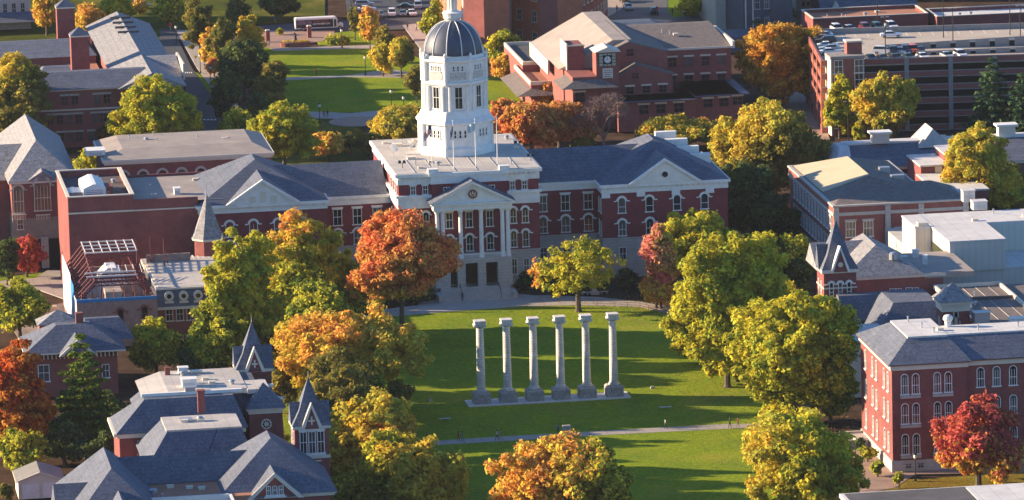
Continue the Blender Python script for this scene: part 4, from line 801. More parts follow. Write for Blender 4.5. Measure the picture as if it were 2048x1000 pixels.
# ---------------- small metal garage ----------------
B=thing('metal_garage','tan metal two-door garage with ribbed gable roof at the lower left','garage',(-89,-46,0))
obj('wall',MB().box(-92.6,-85.6,-49,-41.5,0,2.9).ext([(-92.6,2.9),(-85.6,2.9),(-89.1,4.1)],-49,-41.5),CREAM,B)
r_=MB().ext([(-93.0,2.75),(-89.1,4.15),(-85.2,2.75),(-85.2,2.95),(-89.1,4.35),(-93.0,2.95)],-49.3,-41.2); obj('roof',r_,CREAM,B); rb=MB()
for i in range(14): y=-49+.58*i; rb.ext([(-93.0,2.96),(-89.1,4.36),(-85.2,2.96),(-85.2,3.03),(-89.1,4.43),(-93.0,3.03)],y,y+.12)
obj('roof_ribs',rb,METAL,B)
for x in (-92.,-88.7): obj('garage_door',MB().box(x,x+2.7,-49.12,-49.01,.05,2.4),WHITE,B)
# ---------------- upper left brick hall ----------------
B=thing('big_gable_hall','large brick hall with pale slate gable roof, upper left','building',(-50,290,0))
obj('brick_wall',MB().box(-49.,-35.6,272,360,0,12.2).box(-80,-49.01,273,290,0,12.2).ext([(-49,12.2),(-35.6,12.2),(-42.3,14.9)],272,360),BR_B,B)
obj('stone_band',MB().box(-80.1,-49.02,272.88,272.99,7.9,8.25).box(-80.2,-49.1,272.5,290.2,12.2,12.5),CREAM,B)
rr=MB()
rr.frus(-49.6,-35.0,271.4,360.6,12.2,-42.3,-42.3,271.4,360.6,15.3); obj('gable_roof',rr,SLATE_G,B)
obj('side_roof',MB().frus(-80,-46,272.2,290,12.5,-80,-43,280,282,15.1),SLATE,B)
obj('dormer_roof',MB().frus(-42,-34.6,284,300,12.3,-42.,-35,296,298,15.0),SLATE_G,B); obj('dormer_parapet',MB().box(-34.6,-34.2,284,300,11.5,15.0),CREAM,B)
for i in range(4): o=obj('roof_ladder',MB().box(-44.6,-40.0,330+7*i,330.35+7*i,15.0,15.5),DARKR,B)
grid(B,272.99,[-60.8,-58.7],[9.2],1.6,1.9,fm=BR_B,hood=LIME_P); grid(B,272.99,[-53.9,-51.9],[9.2],1.6,1.9,fm=BR_B,hood=LIME_P)
grid(B,272.99,[-64,-62,-60.,-58,-54.6,-52.8,-50.9],[5.2],1.6,1.9,fm=BR_B,hood=LIME_P); grid(B,272.99,[-62,-60,-58,-55.4,-53.4],[1.4],1.6,1.9,fm=BR_B,hood=LIME_P)
for nm,cx,yy,hw,z1,l in (('near',-58.1,296,1.95,20.,'nearer square brick chimney tower with slate cap, in front of the low left roofs'),('far',-58.2,349,2.0,19.,'farther square brick chimney tower with slate cap between two orange trees')):
    if nm=='far': p=G(133,64,12.); cx,yy=p[0],p[1]
    else: p=G(162,134,12.5); cx,yy=p[0],p[1]
    zt_=atY(162 if nm=='near' else 133,74 if nm=='near' else 17,yy)[2]
    t=thing('chimney_tower',l,'tower',(cx,yy,0)); obj('brick_shaft',MB().box(cx-hw,cx+hw,yy,yy+2*hw,0,zt_),BR,t); obj('cap_trim',MB().box(cx-hw-.15,cx+hw+.15,yy-.15,yy+2*hw+.15,zt_,zt_+.3),CREAM,t); obj('cap_roof',MB().pyr(cx-hw-.2,cx+hw+.2,yy-.2,yy+2*hw+.2,zt_+.3,1.7),SLATE,t)
B=thing('low_court_block','group of low brick blocks with grey roofs between chimney towers, upper left','building',(-62,315,0))
obj('brick_wall',MB().box(-82,-64.6,306,325,0,9.6).box(-64,-56.5,303,318,0,9.6).box(-82,-50,326,352,0,11),BR_B,B)
obj('roof',MB().frus(-82.4,-64.3,305.6,325,9.6,-82,-66,316,317,11.6).frus(-64.3,-56.2,302.7,318,9.61,-62.5,-57,312,313,11.3).frus(-82.3,-49.7,325.7,352.3,11,-82,-52,338,339,13.),SLATE,B)
obj('eave',MB().box(-82.5,-64.2,305.4,305.59,9.2,9.8).box(-64.4,-56.1,302.4,302.69,9.2,9.8).box(-64.7,-64.41,303,325,9.4,10.0),CREAM,B)
obj('terrace',MB().box(-56.4,-50,292,330,0,9.5),TERR,B)
B=thing('grey_stone_hall','grey stone hall with dark windows in the top left corner','building',(-64,440,0))
yy=440; xg=atY(62,50,yy)[0]; obj('stone_wall',MB().box(xg-18,xg,yy,460,0,22),LIME,B); obj('roof',MB().frus(xg-18.5,xg+.5,yy-.5,460.5,22,xg-14,xg-5,448,452,27),SLATE,B); grid(B,yy,[xg-1.8-2.1*i for i in range(5)],[3.5,8.3,13],1.1,2.9,fm=LIME_P); obj('porch_roof',MB().frus(xg-18,xg+3,yy-6,yy-.05,2.6,xg-18,xg+2,yy-1,yy-.05,4.2),SLATE,B)
# ---------------- orange brick building, top centre ----------------
B=thing('curved_brick_building','orange brick office building with curved window front at the top centre','building',(55,380,0))
P=lambda x,y:G(x,y,0)[:2]
a=P(1025,89); b=P(1117,102); Hh=26
def facade(name,p,q,m_,depth=6,z0=0,z1=Hh):
    d=Vector((q[0]-p[0],q[1]-p[1])); n=Vector((-d.y,d.x)).normalized()*depth; return obj(name,MB().prism([p,q,(q[0]+n.x,q[1]+n.y),(p[0]+n.x,p[1]+n.y)],z0,z1),m_,B),d,n
def fwin(p,q,ts,zs,w_,h,**k):
    d=Vector((q[0]-p[0],q[1]-p[1])); ang=math.atan2(d.y,d.x)
    for t_ in ts:
        for z in zs: win(B,(p[0]+d.x*t_,p[1]+d.y*t_,z),w_,h,face=ang,**k)
c=P(1009,99); dd=P(970,108); e=P(952,98); f_=P(912,50)
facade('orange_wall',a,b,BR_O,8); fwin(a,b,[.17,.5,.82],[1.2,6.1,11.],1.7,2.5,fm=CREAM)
p2=(b[0]+.0,b[1]); r1=P(1130,88)
curve=[b]+[P(x,y) for x,y in ((1140,82),(1165,72),(1188,60),(1206,46),(1216,30))]
for u,v in zip(curve,curve[1:]):
    facade('curved_wall',u,v,BR_B,4,0,14.4); facade('upper_wall',u,v,LIME_P,4,14.4,19)
    L_=math.hypot(v[0]-u[0],v[1]-u[1]); n=max(1,int(L_/2.7)); fwin(u,v,[(i+.5)/n for i in range(n)],[2.5,7.2,11.6,15.2],1.3,2.5,fm=CREAM)
facade('stair_glass_wall',c,a,CREAM,6); fwin(c,a,[.5],[4.4,9.6,14.6],1.6,3.6,bars=3)
facade('red_wall',dd,c,BR,6); fwin(dd,c,[.55],[5.5,10.2,15.],2.,2.2,fm=BR_B)
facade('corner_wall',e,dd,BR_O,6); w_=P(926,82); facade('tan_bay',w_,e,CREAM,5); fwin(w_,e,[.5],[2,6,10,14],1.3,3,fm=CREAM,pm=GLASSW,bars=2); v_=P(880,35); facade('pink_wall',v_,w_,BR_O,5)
fwin(v_,w_,[.1+.14*i for i in range(6)],[3,7.5,12],1.2,2.2,fm=CREAM)
obj('core_wall',MB().prism([(a[0],a[1]+7.8),(b[0],b[1]+7),curve[-1],(a[0]-6,a[1]+60)],0,24),BR_B,B)
# ---------------- student building with clock ----------------
B=thing('clock_building','brick student building with clock bay, stepped flat roofs and long dark porch','building',(70,280,0))
z0=6.2
def zy(px,py,Y): return atY(px,py,Y)[2]
Yr=278.; wl=atY(1332,100,Yr)[0]; wr=atY(1462,92,Yr)[0]; wt=zy(1400,97,Yr)
w_=MB().box(wl-3,wr,Yr,300,0,wt); obj('right_wall',w_,BR_B,B); rr=MB().frus(wl-14,wr+.2,Yr-.2,300,wt,wl-8,wr-1.,297,299,wt+2.6); obj('brown_roof',rr,SHING,B)
obj('coping',MB().box(wl-3,wr+.3,Yr-.4,Yr-.21,wt-.1,wt+.35).box(wr+.21,wr+.8,Yr-.3,300.4,wt-.2,wt+1.3),CREAM,B)
for zt_,zb_ in ((115,133),(151,170)): winY(B,Yr,[(px,zt_-(px-1345)*.045,zb_-(px-1345)*.045) for px in (1345,1378,1411,1443)],1.9,'rect',fm=BR_B,hood=CREAM)
Yc=270.; cl_=atY(1232,110,Yc)[0]; cr=atY(1334,110,Yc)[0]; cz=zy(1334,103,Yc); ca=atY(1258,86,Yc); 
obj('centre_gable',MB().box(cl_-2,cr,Yc,296,0,cz).ext([(cl_-2,cz),(cr,cz),(ca[0],ca[2])],Yc-.02,Yc+.018),BR_B,B)
obj('gable_roof',MB().frus(cl_-3,cr+.5,Yc+.02,302,cz+.05,ca[0],ca[0],Yc+.02,302,ca[2]+.35),SHING,B); 
tl_=G(1140,70,12); obj('left_pale_roof',MB().frus(cl_-12,ca[0],Yc+3,312,11.6,ca[0]-3,ca[0]+1,Yc+3,314,ca[2]+.3),GRAVEL,B); obj('left_body',MB().box(cl_-11,ca[0],Yc+3.2,311,0,11.5),BR_B,B)
obj('white_wedge',MB().box(cl_-12.4,cl_-12.01,Yc+16,312,8.5,11.6),CREAM,B)
winY(B,Yc,[(1260,97,112)],1.7,'rect',fm=BR_B)
Yg=266.; gl=atY(1236,140,Yg)[0]; gr=atY(1345,148,Yg)[0]; gz=zy(1345,149,Yg); ga=atY(1266,131,Yg)
obj('front_gable',MB().box(gl,gr,Yg,Yc-.01,0,gz).ext([(gl,gz),(gr,gz),(ga[0]+.6,ga[2])],Yg-.02,Yg+.018),BR_B,B); obj('front_gable_roof',MB().frus(gl-.5,gr+.6,Yg+.02,Yc-.04,gz+.04,ga[0]+.6,ga[0]+.6,Yg+.02,Yc-.04,ga[2]+.4),SHING,B)
winY(B,Yg,[(1271,145,157)],1.5,'rect',fm=BR_B); winY(B,Yg,[(1260,173,188),(1293,171,186),(1326,169,184)],1.8,'rect',fm=BR_B,hood=CREAM)
# clock bay
Yk=263.; kl=atY(1198,130,Yk)[0]; kr=atY(1232,130,Yk)[0]; kt=zy(1215,104,Yk); kx=(kl+kr)/2
obj('clock_tower',MB().box(kl-.6,kr+.6,Yk,Yk+5,0,kt),BR_B,B); obj('clock_tower_roof',MB().frus(kl-1.1,kr+1.1,Yk-.5,Yk+6,kt,kx,kx,Yk-.5,Yk+6,kt+1.1),CREAM,B)
gb=zy(1215,132,Yk); fr=obj('window_frame',MB().box(kl,kr,Yk-.12,Yk-.005,gb,kt-.25),BLACK,B); gp=MB()
for i in range(4):
    for j in range(4):
        u=(kr-kl)/4; v=(kt-.25-gb)/4; gp.box(kl+u*i+.07,kl+u*(i+1)-.07,Yk-.16,Yk-.121,gb+v*j+.06,gb+v*(j+1)-.06)
obj('pane',gp,mat('pale_glass',(.45,.46,.36),rough=.3),fr)
cz_=(gb+kt)/2-.1; cc_=obj('clock_surround',MB().box(kx-.95,kx+.95,Yk-.26,Yk-.161,cz_-.95,cz_+.95),BLACK,B); obj('clock_face',MB().ext([(kx+.72*math.cos(a*math.pi/12),cz_+.72*math.sin(a*math.pi/12)) for a in range(24)],Yk-.31,Yk-.261),WHITE,cc_)
obj('clock_hands',MB().box(kx-.04,kx+.04,Yk-.34,Yk-.311,cz_,cz_+.55).box(kx-.4,kx,Yk-.34,Yk-.311,cz_-.04,cz_+.04),BLACK,cc_)
sb=zy(1216,156,Yk); obj('stone_plaque',MB().box(kx-1.1,kx+1.1,Yk-.1,Yk-.005,sb,sb+2.1),CREAM,B)
pl=MB(); 
for i,(wq) in enumerate((1.4,1.7,1.2,1.6)): pl.box(kx-wq/2,kx+wq/2,Yk-.13,Yk-.101,sb+1.55-.42*i,sb+1.7-.42*i)
obj('carved_lines',pl,BR_T,B)
# porch, left low blocks
Yp=258.; pl_,pr_=atY(1236,205,Yp)[0],atY(1500,180,Yp)[0]; xm=atY(1392,200,Yp)[0]
zl0,zl1=zy(1300,203,Yp-1.5),zy(1300,190,Yg); zr0,zr1=zy(1440,191,Yp-.5),zy(1440,168,Yr)
obj('porch_roof',MB().frus(pl_-.5,xm,Yp-1.5,Yg+.5,zl0,pl_-.5,xm,Yg-.01,Yg+.5,zl1),METR,B); obj('porch_roof',MB().frus(xm+.01,pr_,Yp-.5,Yr-.5,zr0,xm+.01,pr_-4.5,Yr-1.5,Yr-.5,zr1),METR,B)
obj('porch_wall',MB().box(pl_,xm-.1,Yp,Yg+.4,0,zl0).box(xm+.01,pr_-2,Yp+.6,Yr-.6,0,zr0),BR_B,B)
winY(B,262,[(1160,184,204)],2.2,'rect',fm=BR_B,hood=CREAM,pm=GLASS)
winY(B,Yp,[(1288,209,228),(1322,207,226),(1358,205,224)],2.2,'rect',fm=BR_B,hood=CREAM,pm=GLASS); winY(B,Yp+.6,[(1416,197,214),(1448,195,212),(1475,192,209)],2.2,'rect',fm=BR_B,hood=CREAM,pm=GLASS)
kL=atY(1150,170,262)[0]; obj('entry_block',MB().box(kL-.5,kl-.7,262,275,0,zy(1170,154,262)),BR_B,B); obj('entry_roof',MB().frus(kL-3.2,kr,259.5,272,zy(1150,172,262)-.3,kL,kl,262,272,zy(1150,172,262)+1.2),SHING,B)
bt=zy(1155,92,272); xx=atY(1135,100,272)[0]; x2=atY(1168,100,272)[0]; obj('stair_block',MB().box(xx,x2,272,280,0,bt),BR_B,B); obj('stair_coping',MB().box(xx-.3,xx-.01,271.8,280.2,0,bt+.5).box(xx,x2+.1,271.7,271.99,bt,bt+.3),CREAM,B)
Yl=276.; la,lb_=atY(1062,168,Yl),atY(1125,165,Yl); lz=la[2]
lz=6.0; p0,p1=G(1062,167,lz),G(1125,164,lz); bk=G(1026,133,lz)
obj('low_wall',MB().box(p0[0],p1[0]+4,p0[1],bk[1],0,lz-.4),BR_B,B); k=MB(); parapet(k,p0[0]-.2,p1[0]+4,p0[1]-.2,bk[1],lz-.4,lz+.4,.4); obj('low_parapet',k,CREAM,B); obj('low_flat_roof',MB().box(p0[0]+.25,p1[0]+3.6,p0[1]+.25,bk[1]-.4,lz-.4,lz-.3),TERR,B)
obj('canopy_roof',MB().frus(p0[0]-3.4,p1[0]+2,p0[1]-2.5,bk[1],lz-2.4,p0[0]-.1,p1[0]+1,p0[1]-.1,bk[1],lz-1.2),SHING,B)
p0=G(1045,128,7.5); obj('upper_low_wall',MB().box(p0[0],p0[0]+10,p0[1],p0[1]+28,0,7.2),BR_B,B); k=MB(); parapet(k,p0[0],p0[0]+10,p0[1],p0[1]+28,7.2,8.0,.4); obj('upper_parapet',k,CREAM,B); obj('upper_flat_roof',MB().box(p0[0]+.4,p0[0]+9.6,p0[1]+.4,p0[1]+27.6,7.2,7.3),DARKR,B)
for px,py,l in ((1108,134,'upper of two small white boxes on the terracotta flat roof'),(1122,142,'lower of two small white boxes on the terracotta flat roof')): unit('roof_unit',l,px,py,6.,1.3,.8,.6,WHITE)
B=thing('slate_roof_annex','blue-grey hip roof annex behind the clock building','building',(75,325,0))
q=[G(x,y,11)[:2] for x,y in ((1205,36),(1282,31),(1330,70),(1120,85))]
obj('wall',MB().box(62,84,308,330,0,8.5),BR_B,B); obj('hip_roof',MB().frus(60,85.5,306,334,8.5,q[0][0]-2,q[1][0],q[0][1]-14,q[0][1]-10,12.),METR,B)
# ---------------- dark stone hall, top right of centre ----------------
B=thing('dark_stone_hall','dark stone hall with pale sunlit end wall beyond the sunny verge','building',(106,385,0))
p=G(1432,60,0); obj('stone_wall',MB().box(p[0]+2.4,p[0]+14,p[1]-22,p[1]+30,0,24),mat('blue_grey_stone',(.10,.11,.13)),B); obj('end_wall',MB().box(p[0],p[0]+2.39,p[1],p[1]+30,0,26),CREAM,B); obj('pilasters',MB().box(p[0]+2.9,p[0]+3.2,p[1]-22.2,p[1]-22.01,0,20).box(p[0]+4.6,p[0]+4.9,p[1]-22.2,p[1]-22.01,0,20),CREAM,B)
grid(B,p[1]-22,[p[0]+5.8,p[0]+8],[3,8,13],1.2,3,fm=LIME_P); obj('entry_canopy',MB().frus(p[0]-6,p[0]+5,p[1]-34,p[1]-22.2,0,p[0]-4,p[0]+4,p[1]-33,p[1]-22.2,3.6),METR,B)
# ---------------- church tower and flat roofs behind the garage ----------------
B=thing('lattice_stone_tower','tan stone tower with lattice belfry opening at the corner of the garage','tower',(120,352,0))
p=G(1592,62,0); q=G(1641,62,0); yy=p[1]; obj('stone_shaft',MB().box(p[0],q[0],yy,yy+5,0,30),mat('tan_stone',(.36,.28,.22),var=.12),B); obj('corner_pier',MB().box(p[0]-1.2,p[0]-.01,yy-.6,yy+4,0,30),CREAM,B)
lt=MB(); cx=(p[0]+q[0])/2+.3
for i in range(3):
    for j in range(5):
        obj('lattice_opening',MB().box(cx-1.5+i*1.1,cx-.8+i*1.1,yy-.05,yy-.005,4.3+j*1.5,5.2+j*1.5),DARK,B)
B=thing('slate_church','church with dark slate roof and small pale gables behind the lattice tower','church',(135,375,0))
p=G(1645,24,6); obj('wall',MB().box(p[0],p[0]+22,p[1],p[1]+20,0,6),LIME,B); obj('roof',MB().frus(p[0]-.5,p[0]+22.5,p[1]-.5,p[1]+20.5,6,p[0]-.5,p[0]+22.5,p[1]+10,p[1]+10,16),SLATE,B); obj('gable',MB().ext([(p[0]+1,4),(p[0]+5,4),(p[0]+3,8.6)],p[1]-2,p[1]),CREAM,B)
p=G(1562,56,0); obj('side_gable',MB().ext([(p[0],0),(p[0]+5.5,0),(p[0]+5.5,6),(p[0]+2.7,10),(p[0],6)],p[1],p[1]+6),LIME,B); obj('side_roof',MB().frus(p[0]-.4,p[0]+5.9,p[1]+.1,p[1]+20,6,p[0]+2.75,p[0]+2.75,p[1]+.1,p[1]+20,10.6),SLATE,B); win(B,(p[0]+2.7,p[1],2.2),1.6,2.6,fm=LIME_P,bars=2)
bbox_bld('terracotta_block','long low block with terracotta flat roof behind the garage','building',114,140.6,343,357,8,BR,TERR)
bbox_bld('white_roof_block','long low block with white flat roof behind the garage on the right','building',142,190,340,352,7.6,BR,MEMB)
B=bbox_bld('far_brick_house','far red brick building with white framed windows at the top right','building',*(G(1818,24,0)[0],200,G(1818,24,0)[1]+22,420),12,BR,GRAVEL)
yq=G(1818,24,0)[1]+22; grid(B,yq,[G(1818,24,0)[0]+4+5*i for i in range(9)],[1.5,5.5],2.2,2.2,fm=WHITE)
# ---------------- parking garage ----------------
GX,GY_=96.3,244.5; GA=-R(6.3); GZ=15.6
B=thing('parking_garage','five-level brick parking garage with open decks and cars on its roof','parking garage',(GX,GY_,0)); B.rotation_euler=(0,0,GA)
X0,Y0=GX,GY_; W_,D_=80.,41.
bands=MB(); core=MB(); piers=MB()
for k in range(6):
    z1=GZ-2.85*k; bands.box(X0,X0+W_,Y0,Y0+.4,z1-1.35,z1+ (0 if k else 0)); bands.box(X0,X0+.4,Y0+.41,Y0+D_,z1-1.35,z1)
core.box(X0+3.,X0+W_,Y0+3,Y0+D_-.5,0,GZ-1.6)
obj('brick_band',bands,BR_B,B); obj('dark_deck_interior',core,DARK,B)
cp=MB()
for k in range(6): z1=GZ-2.85*k; cp.box(X0-.05,X0+W_,Y0-.06,Y0-.005,z1-.18,z1+.02); cp.box(X0-.05,X0+W_,Y0-.05,Y0-.006,z1-1.4,z1-1.22)
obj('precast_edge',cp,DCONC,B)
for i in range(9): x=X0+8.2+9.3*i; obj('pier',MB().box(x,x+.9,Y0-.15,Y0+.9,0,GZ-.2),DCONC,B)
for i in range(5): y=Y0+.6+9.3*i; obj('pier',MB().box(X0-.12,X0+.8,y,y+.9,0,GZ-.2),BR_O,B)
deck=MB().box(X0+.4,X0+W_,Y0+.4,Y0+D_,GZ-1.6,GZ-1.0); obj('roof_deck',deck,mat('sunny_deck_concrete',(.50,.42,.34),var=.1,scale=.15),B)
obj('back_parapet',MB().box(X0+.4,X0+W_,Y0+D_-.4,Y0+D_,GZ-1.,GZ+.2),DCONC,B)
rp=MB()
ra=MB()
def ramp(name,y,h0,h1,x0):
    m_=MB(); n=15
    for i in range(n):
        xa_=x0+(W_-x0)*i/n; xb_=x0+(W_-x0)*(i+1)/n; k0=h0+(h1-h0)*i/n; k1=h0+(h1-h0)*(i+1)/n
        m_.ext([(X0+xa_,GZ-1.),(X0+xb_,GZ-1.),(X0+xb_,GZ-1.+k1),(X0+xa_,GZ-1.+k0)],y,y+.35)
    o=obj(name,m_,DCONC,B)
    for i in range(13):
        xa_=x0+3+4.2*i; k0=h0+(h1-h0)*(xa_-x0)/(W_-x0); obj('slot_opening',MB().box(X0+xa_,X0+xa_+1.1,y-.04,y-.004,GZ-.9,GZ-1.+k0*.62),DARK,o); obj('slot_lintel',MB().box(X0+xa_-.1,X0+xa_+1.2,y-.06,y-.005,GZ-1.+k0*.66,GZ-1.+k0*.92),GRAVEL_P,o)
ramp('ramp_wall',Y0+17.5,1.0,3.2,13.5); ramp('ramp_wall',Y0+8.5,.9,1.6,21)
li=MB()
for i in range(11): li.box(X0+2.+0.,X0+7.2+.0,Y0+3.+2.9*i,Y0+3.12+2.9*i,GZ-.999,GZ-.99)
for i in range(24): x=X0+5+2.8*i; li.box(x,x+.12,Y0+D_-6,Y0+D_-.6,GZ-.999,GZ-.99)
obj('parking_lines',li,WHITE,B)
# stair tower of the garage
B=thing('stair_tower','brick stair tower with tall white-framed window grids at the garage corner','tower',(GX+5,GY_-3,0)); 
p=atY(1664,130,GY_-3.5); q=atY(1728,130,GY_-3.5); yy=GY_-3.5; tz=atY(1690,112,yy)[2]
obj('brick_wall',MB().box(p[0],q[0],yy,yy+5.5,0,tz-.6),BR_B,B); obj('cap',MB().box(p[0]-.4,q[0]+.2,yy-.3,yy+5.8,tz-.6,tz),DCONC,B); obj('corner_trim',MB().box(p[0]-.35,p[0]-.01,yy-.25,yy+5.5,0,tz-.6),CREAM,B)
for cx in (p[0]+1.35,q[0]-1.1):
    for j in range(5): win(B,(cx,yy,tz-3.6-2.9*j),1.95,2.75,bars=1)
p=atY(1694,109,yy+2); q=atY(1724,108,yy+2); obj('penthouse',MB().box(p[0],q[0],yy+2,yy+4.8,tz,tz+2.5),BR_B,B); obj('penthouse_cap',MB().box(p[0]-.2,q[0]+.2,yy+1.8,yy+5,tz+2.5,tz+2.8),CREAM,B)

def vents(B,x0,x1,y0,y1,z,n,seed=1):
    r=random.Random(seed)
    for i in range(n):
        x,y=r.uniform(x0,x1),r.uniform(y0,y1); k=r.random()
        if k<.5: obj('vent_pipe',MB().ring(x,y,[(.12,z),(.12,z+.7),(.2,z+.75),(.2,z+.85)],8),METAL,B)
        elif k<.8: obj('roof_curb',MB().box(x-.5,x+.5,y-.4,y+.4,z,z+.35).box(x-.56,x+.56,y-.46,y+.46,z+.351,z+.42),CREAM,B)
        else: obj('fan_hood',MB().ring(x,y,[(.35,z),(.35,z+.4),(.55,z+.5),(.35,z+.75)],10),METAL,B)
q_={o['label']:o for o in COL.objects if 'label' in o}
def byl(s): return [o for l,o in q_.items() if s in l][0]
vents(byl('long low brick wing'),-56,-34,156,171,z0 if False else atY(221,320,150)[2]+.6,6,3)
vents(byl('tall blank red brick'),-59,-46,106,129,18.55,5,4); vents(byl('tall blank red brick'),-71,-62,106,130,19.05,4,5)
vents(byl('blocky white metal'),82,105,62,70,15.24,6,6); vents(byl('low brick block with wide'),74,83,-14,24,10.68,6,7); vents(byl('large red brick hall with paired'),51,55.5,-59,-48,20.9,4,8); vents(byl('large red brick hall with paired'),58,80,-59,-54,20.85,6,9)
vents(byl('brick hall with flat-decked'),-67,-58,-50,-39,16.95,5,10); vents(byl('brick hall with flat-decked'),-69,-60,-71,-64,15.2,3,11); vents(byl('brick hall with navy slate'),-76,-62,-101,-92,11.0,4,12)
vents(J,-11,13,99,111,22.78,5,13); vents(J,-11,-6,122,133,22.78,3,14); vents(J,9,13,118,133,22.78,4,15)
vents(byl('brick student building'),67,80,282,296,15.5,3,16); vents(byl('long low hall with blue'),90,145,168.5,170.5,11.35,6,17); vents(byl('stepped brick annex'),97,104,128,143,8.9,4,18)
vents(byl('terracotta flat roof behind'),116,138,345,355,8.06,5,19); vents(byl('white flat roof behind the garage'),144,185,342,350,7.66,7,20)
# ---------------- trees ----------------
def quads(P,N,S,rng,asp=1.):
    """leaf quads: centres P, normals N, sizes S"""
    n=len(P); N=N/np.linalg.norm(N,axis=1,keepdims=True)
    t=rng.normal(size=(n,3)); t-=N*(t*N).sum(1,keepdims=True); t/=np.linalg.norm(t,axis=1,keepdims=True)
    b=np.cross(N,t); S=S[:,None]
    v=np.stack([P-t*S*asp-b*S*.55,P+t*S*asp-b*S*.55,P+t*S*asp*.7+b*S*.55,P-t*S*asp*.7+b*S*.55],1).reshape(-1,3)
    return v
def mesh_from(v,name,m_,nper=4):
    n=len(v)//nper; me=bpy.data.meshes.new(name); me.vertices.add(len(v)); me.vertices.foreach_set('co',v.astype(np.float32).ravel())
    me.loops.add(n*nper); me.loops.foreach_set('vertex_index',np.arange(n*nper,dtype=np.int32))
    me.polygons.add(n); me.polygons.foreach_set('loop_start',np.arange(0,n*nper,nper,dtype=np.int32)); me.polygons.foreach_set('loop_total',np.full(n,nper,dtype=np.int32))
    me.update(); me.validate(); me.materials.append(m_); return me
def clump_leaves(cc,cr,per,leaf,rng,flat=1.,up=.35):
    n=len(cc); idx=np.repeat(np.arange(n),per); k=len(idx)
    d=rng.normal(size=(k,3)); d/=np.linalg.norm(d,axis=1,keepdims=True)
    r=cr[idx]*(rng.random(k)**.45); P=cc[idx]+d*(r*rng.uniform(.85,1.25,k))[:,None]*np.array([1,1,flat])
    N=d*.9+rng.normal(size=(k,3))*.55+np.array([0,0,up])
    return P,N,leaf*(.4+1.15*rng.random(k)**1.4)*1.12
def crown_points(rx,ry,rz,nc,rng,lobes):
    """clump centres over a lobed crown: main body plus side lobes"""
    out=[]; rr=[]
    L=[]
    for i in range(lobes):
        a=2*math.pi*(i+rng.random()*.7)/lobes; e=rng.uniform(-.85,.75); q=rng.uniform(.42,.62)
        f0=rng.uniform(.30,.55); L.append((np.array([math.cos(a)*math.cos(e)*q*rx,math.sin(a)*math.cos(e)*q*ry,math.sin(e)*q*rz*1.15]),f0))
    L.append((np.array([rng.uniform(-.15,.15)*rx,rng.uniform(-.15,.15)*ry,.40*rz]),.55)); L.append((np.array([0,0,-.05*rz]),.6))
    w_=np.array([l[1]**2 for l in L]); w_/=w_.sum()
    for i in range(nc):
        c,f=L[rng.choice(len(L),p=w_)]
        d=rng.normal(size=3); d/=np.linalg.norm(d)
        
        q=rng.uniform(.62,1.13) if rng.random()<.8 else rng.uniform(.2,.7)
        out.append(c+d*np.array([rx,ry,rz])*f*q); rr.append(rng.uniform(.5,1.3))
    return np.array(out),np.array(rr)
def trunk_mb(h,rz,rx,rng,tr,cc):
    mb=MB(); zt=h-rz*.35; lean=(rng.uniform(-.3,.3),rng.uniform(-.3,.3))
    p=(0,0,-.3); q=(lean[0]*.4,lean[1]*.4,zt*.45); mb.tube((0,0,-.3),(0,0,.5),tr*1.5,tr,8); mb.tube((0,0,.4),q,tr,tr*.8,8)
    q2=(lean[0],lean[1],zt); mb.tube(q,q2,tr*.8,tr*.55,7); mb.tube(q2,(lean[0]*1.5,lean[1]*1.5,h+rz*.45),tr*.5,tr*.12,6)
    order=rng.permutation(len(cc))[:16]
    for k,i in enumerate(order):
        c=cc[i]; t=rng.uniform(.35,1.); s=(lean[0]*t,lean[1]*t,zt*.45+(zt*.75)*t*.8)
        e=(c[0]*.85,c[1]*.85,h+c[2]*.85); mid=((s[0]+e[0])*.5,(s[1]+e[1])*.5,(s[2]+e[2])*.5+.3)
        mb.tube(s,mid,tr*.34,tr*.2,5); mb.tube(mid,e,tr*.2,tr*.05,5)
    return mb
TREES=[]
def put_tree(o,cm,tm,x,y,label,cat,group,name='broadleaf_tree'):
    t=thing(name,label,cat,(x,y,0),group)
    for nme,me in (('trunk',tm),('crown',cm)):
        c=bpy.data.objects.new(nme,me); COL.objects.link(c); c.parent=t
    return t
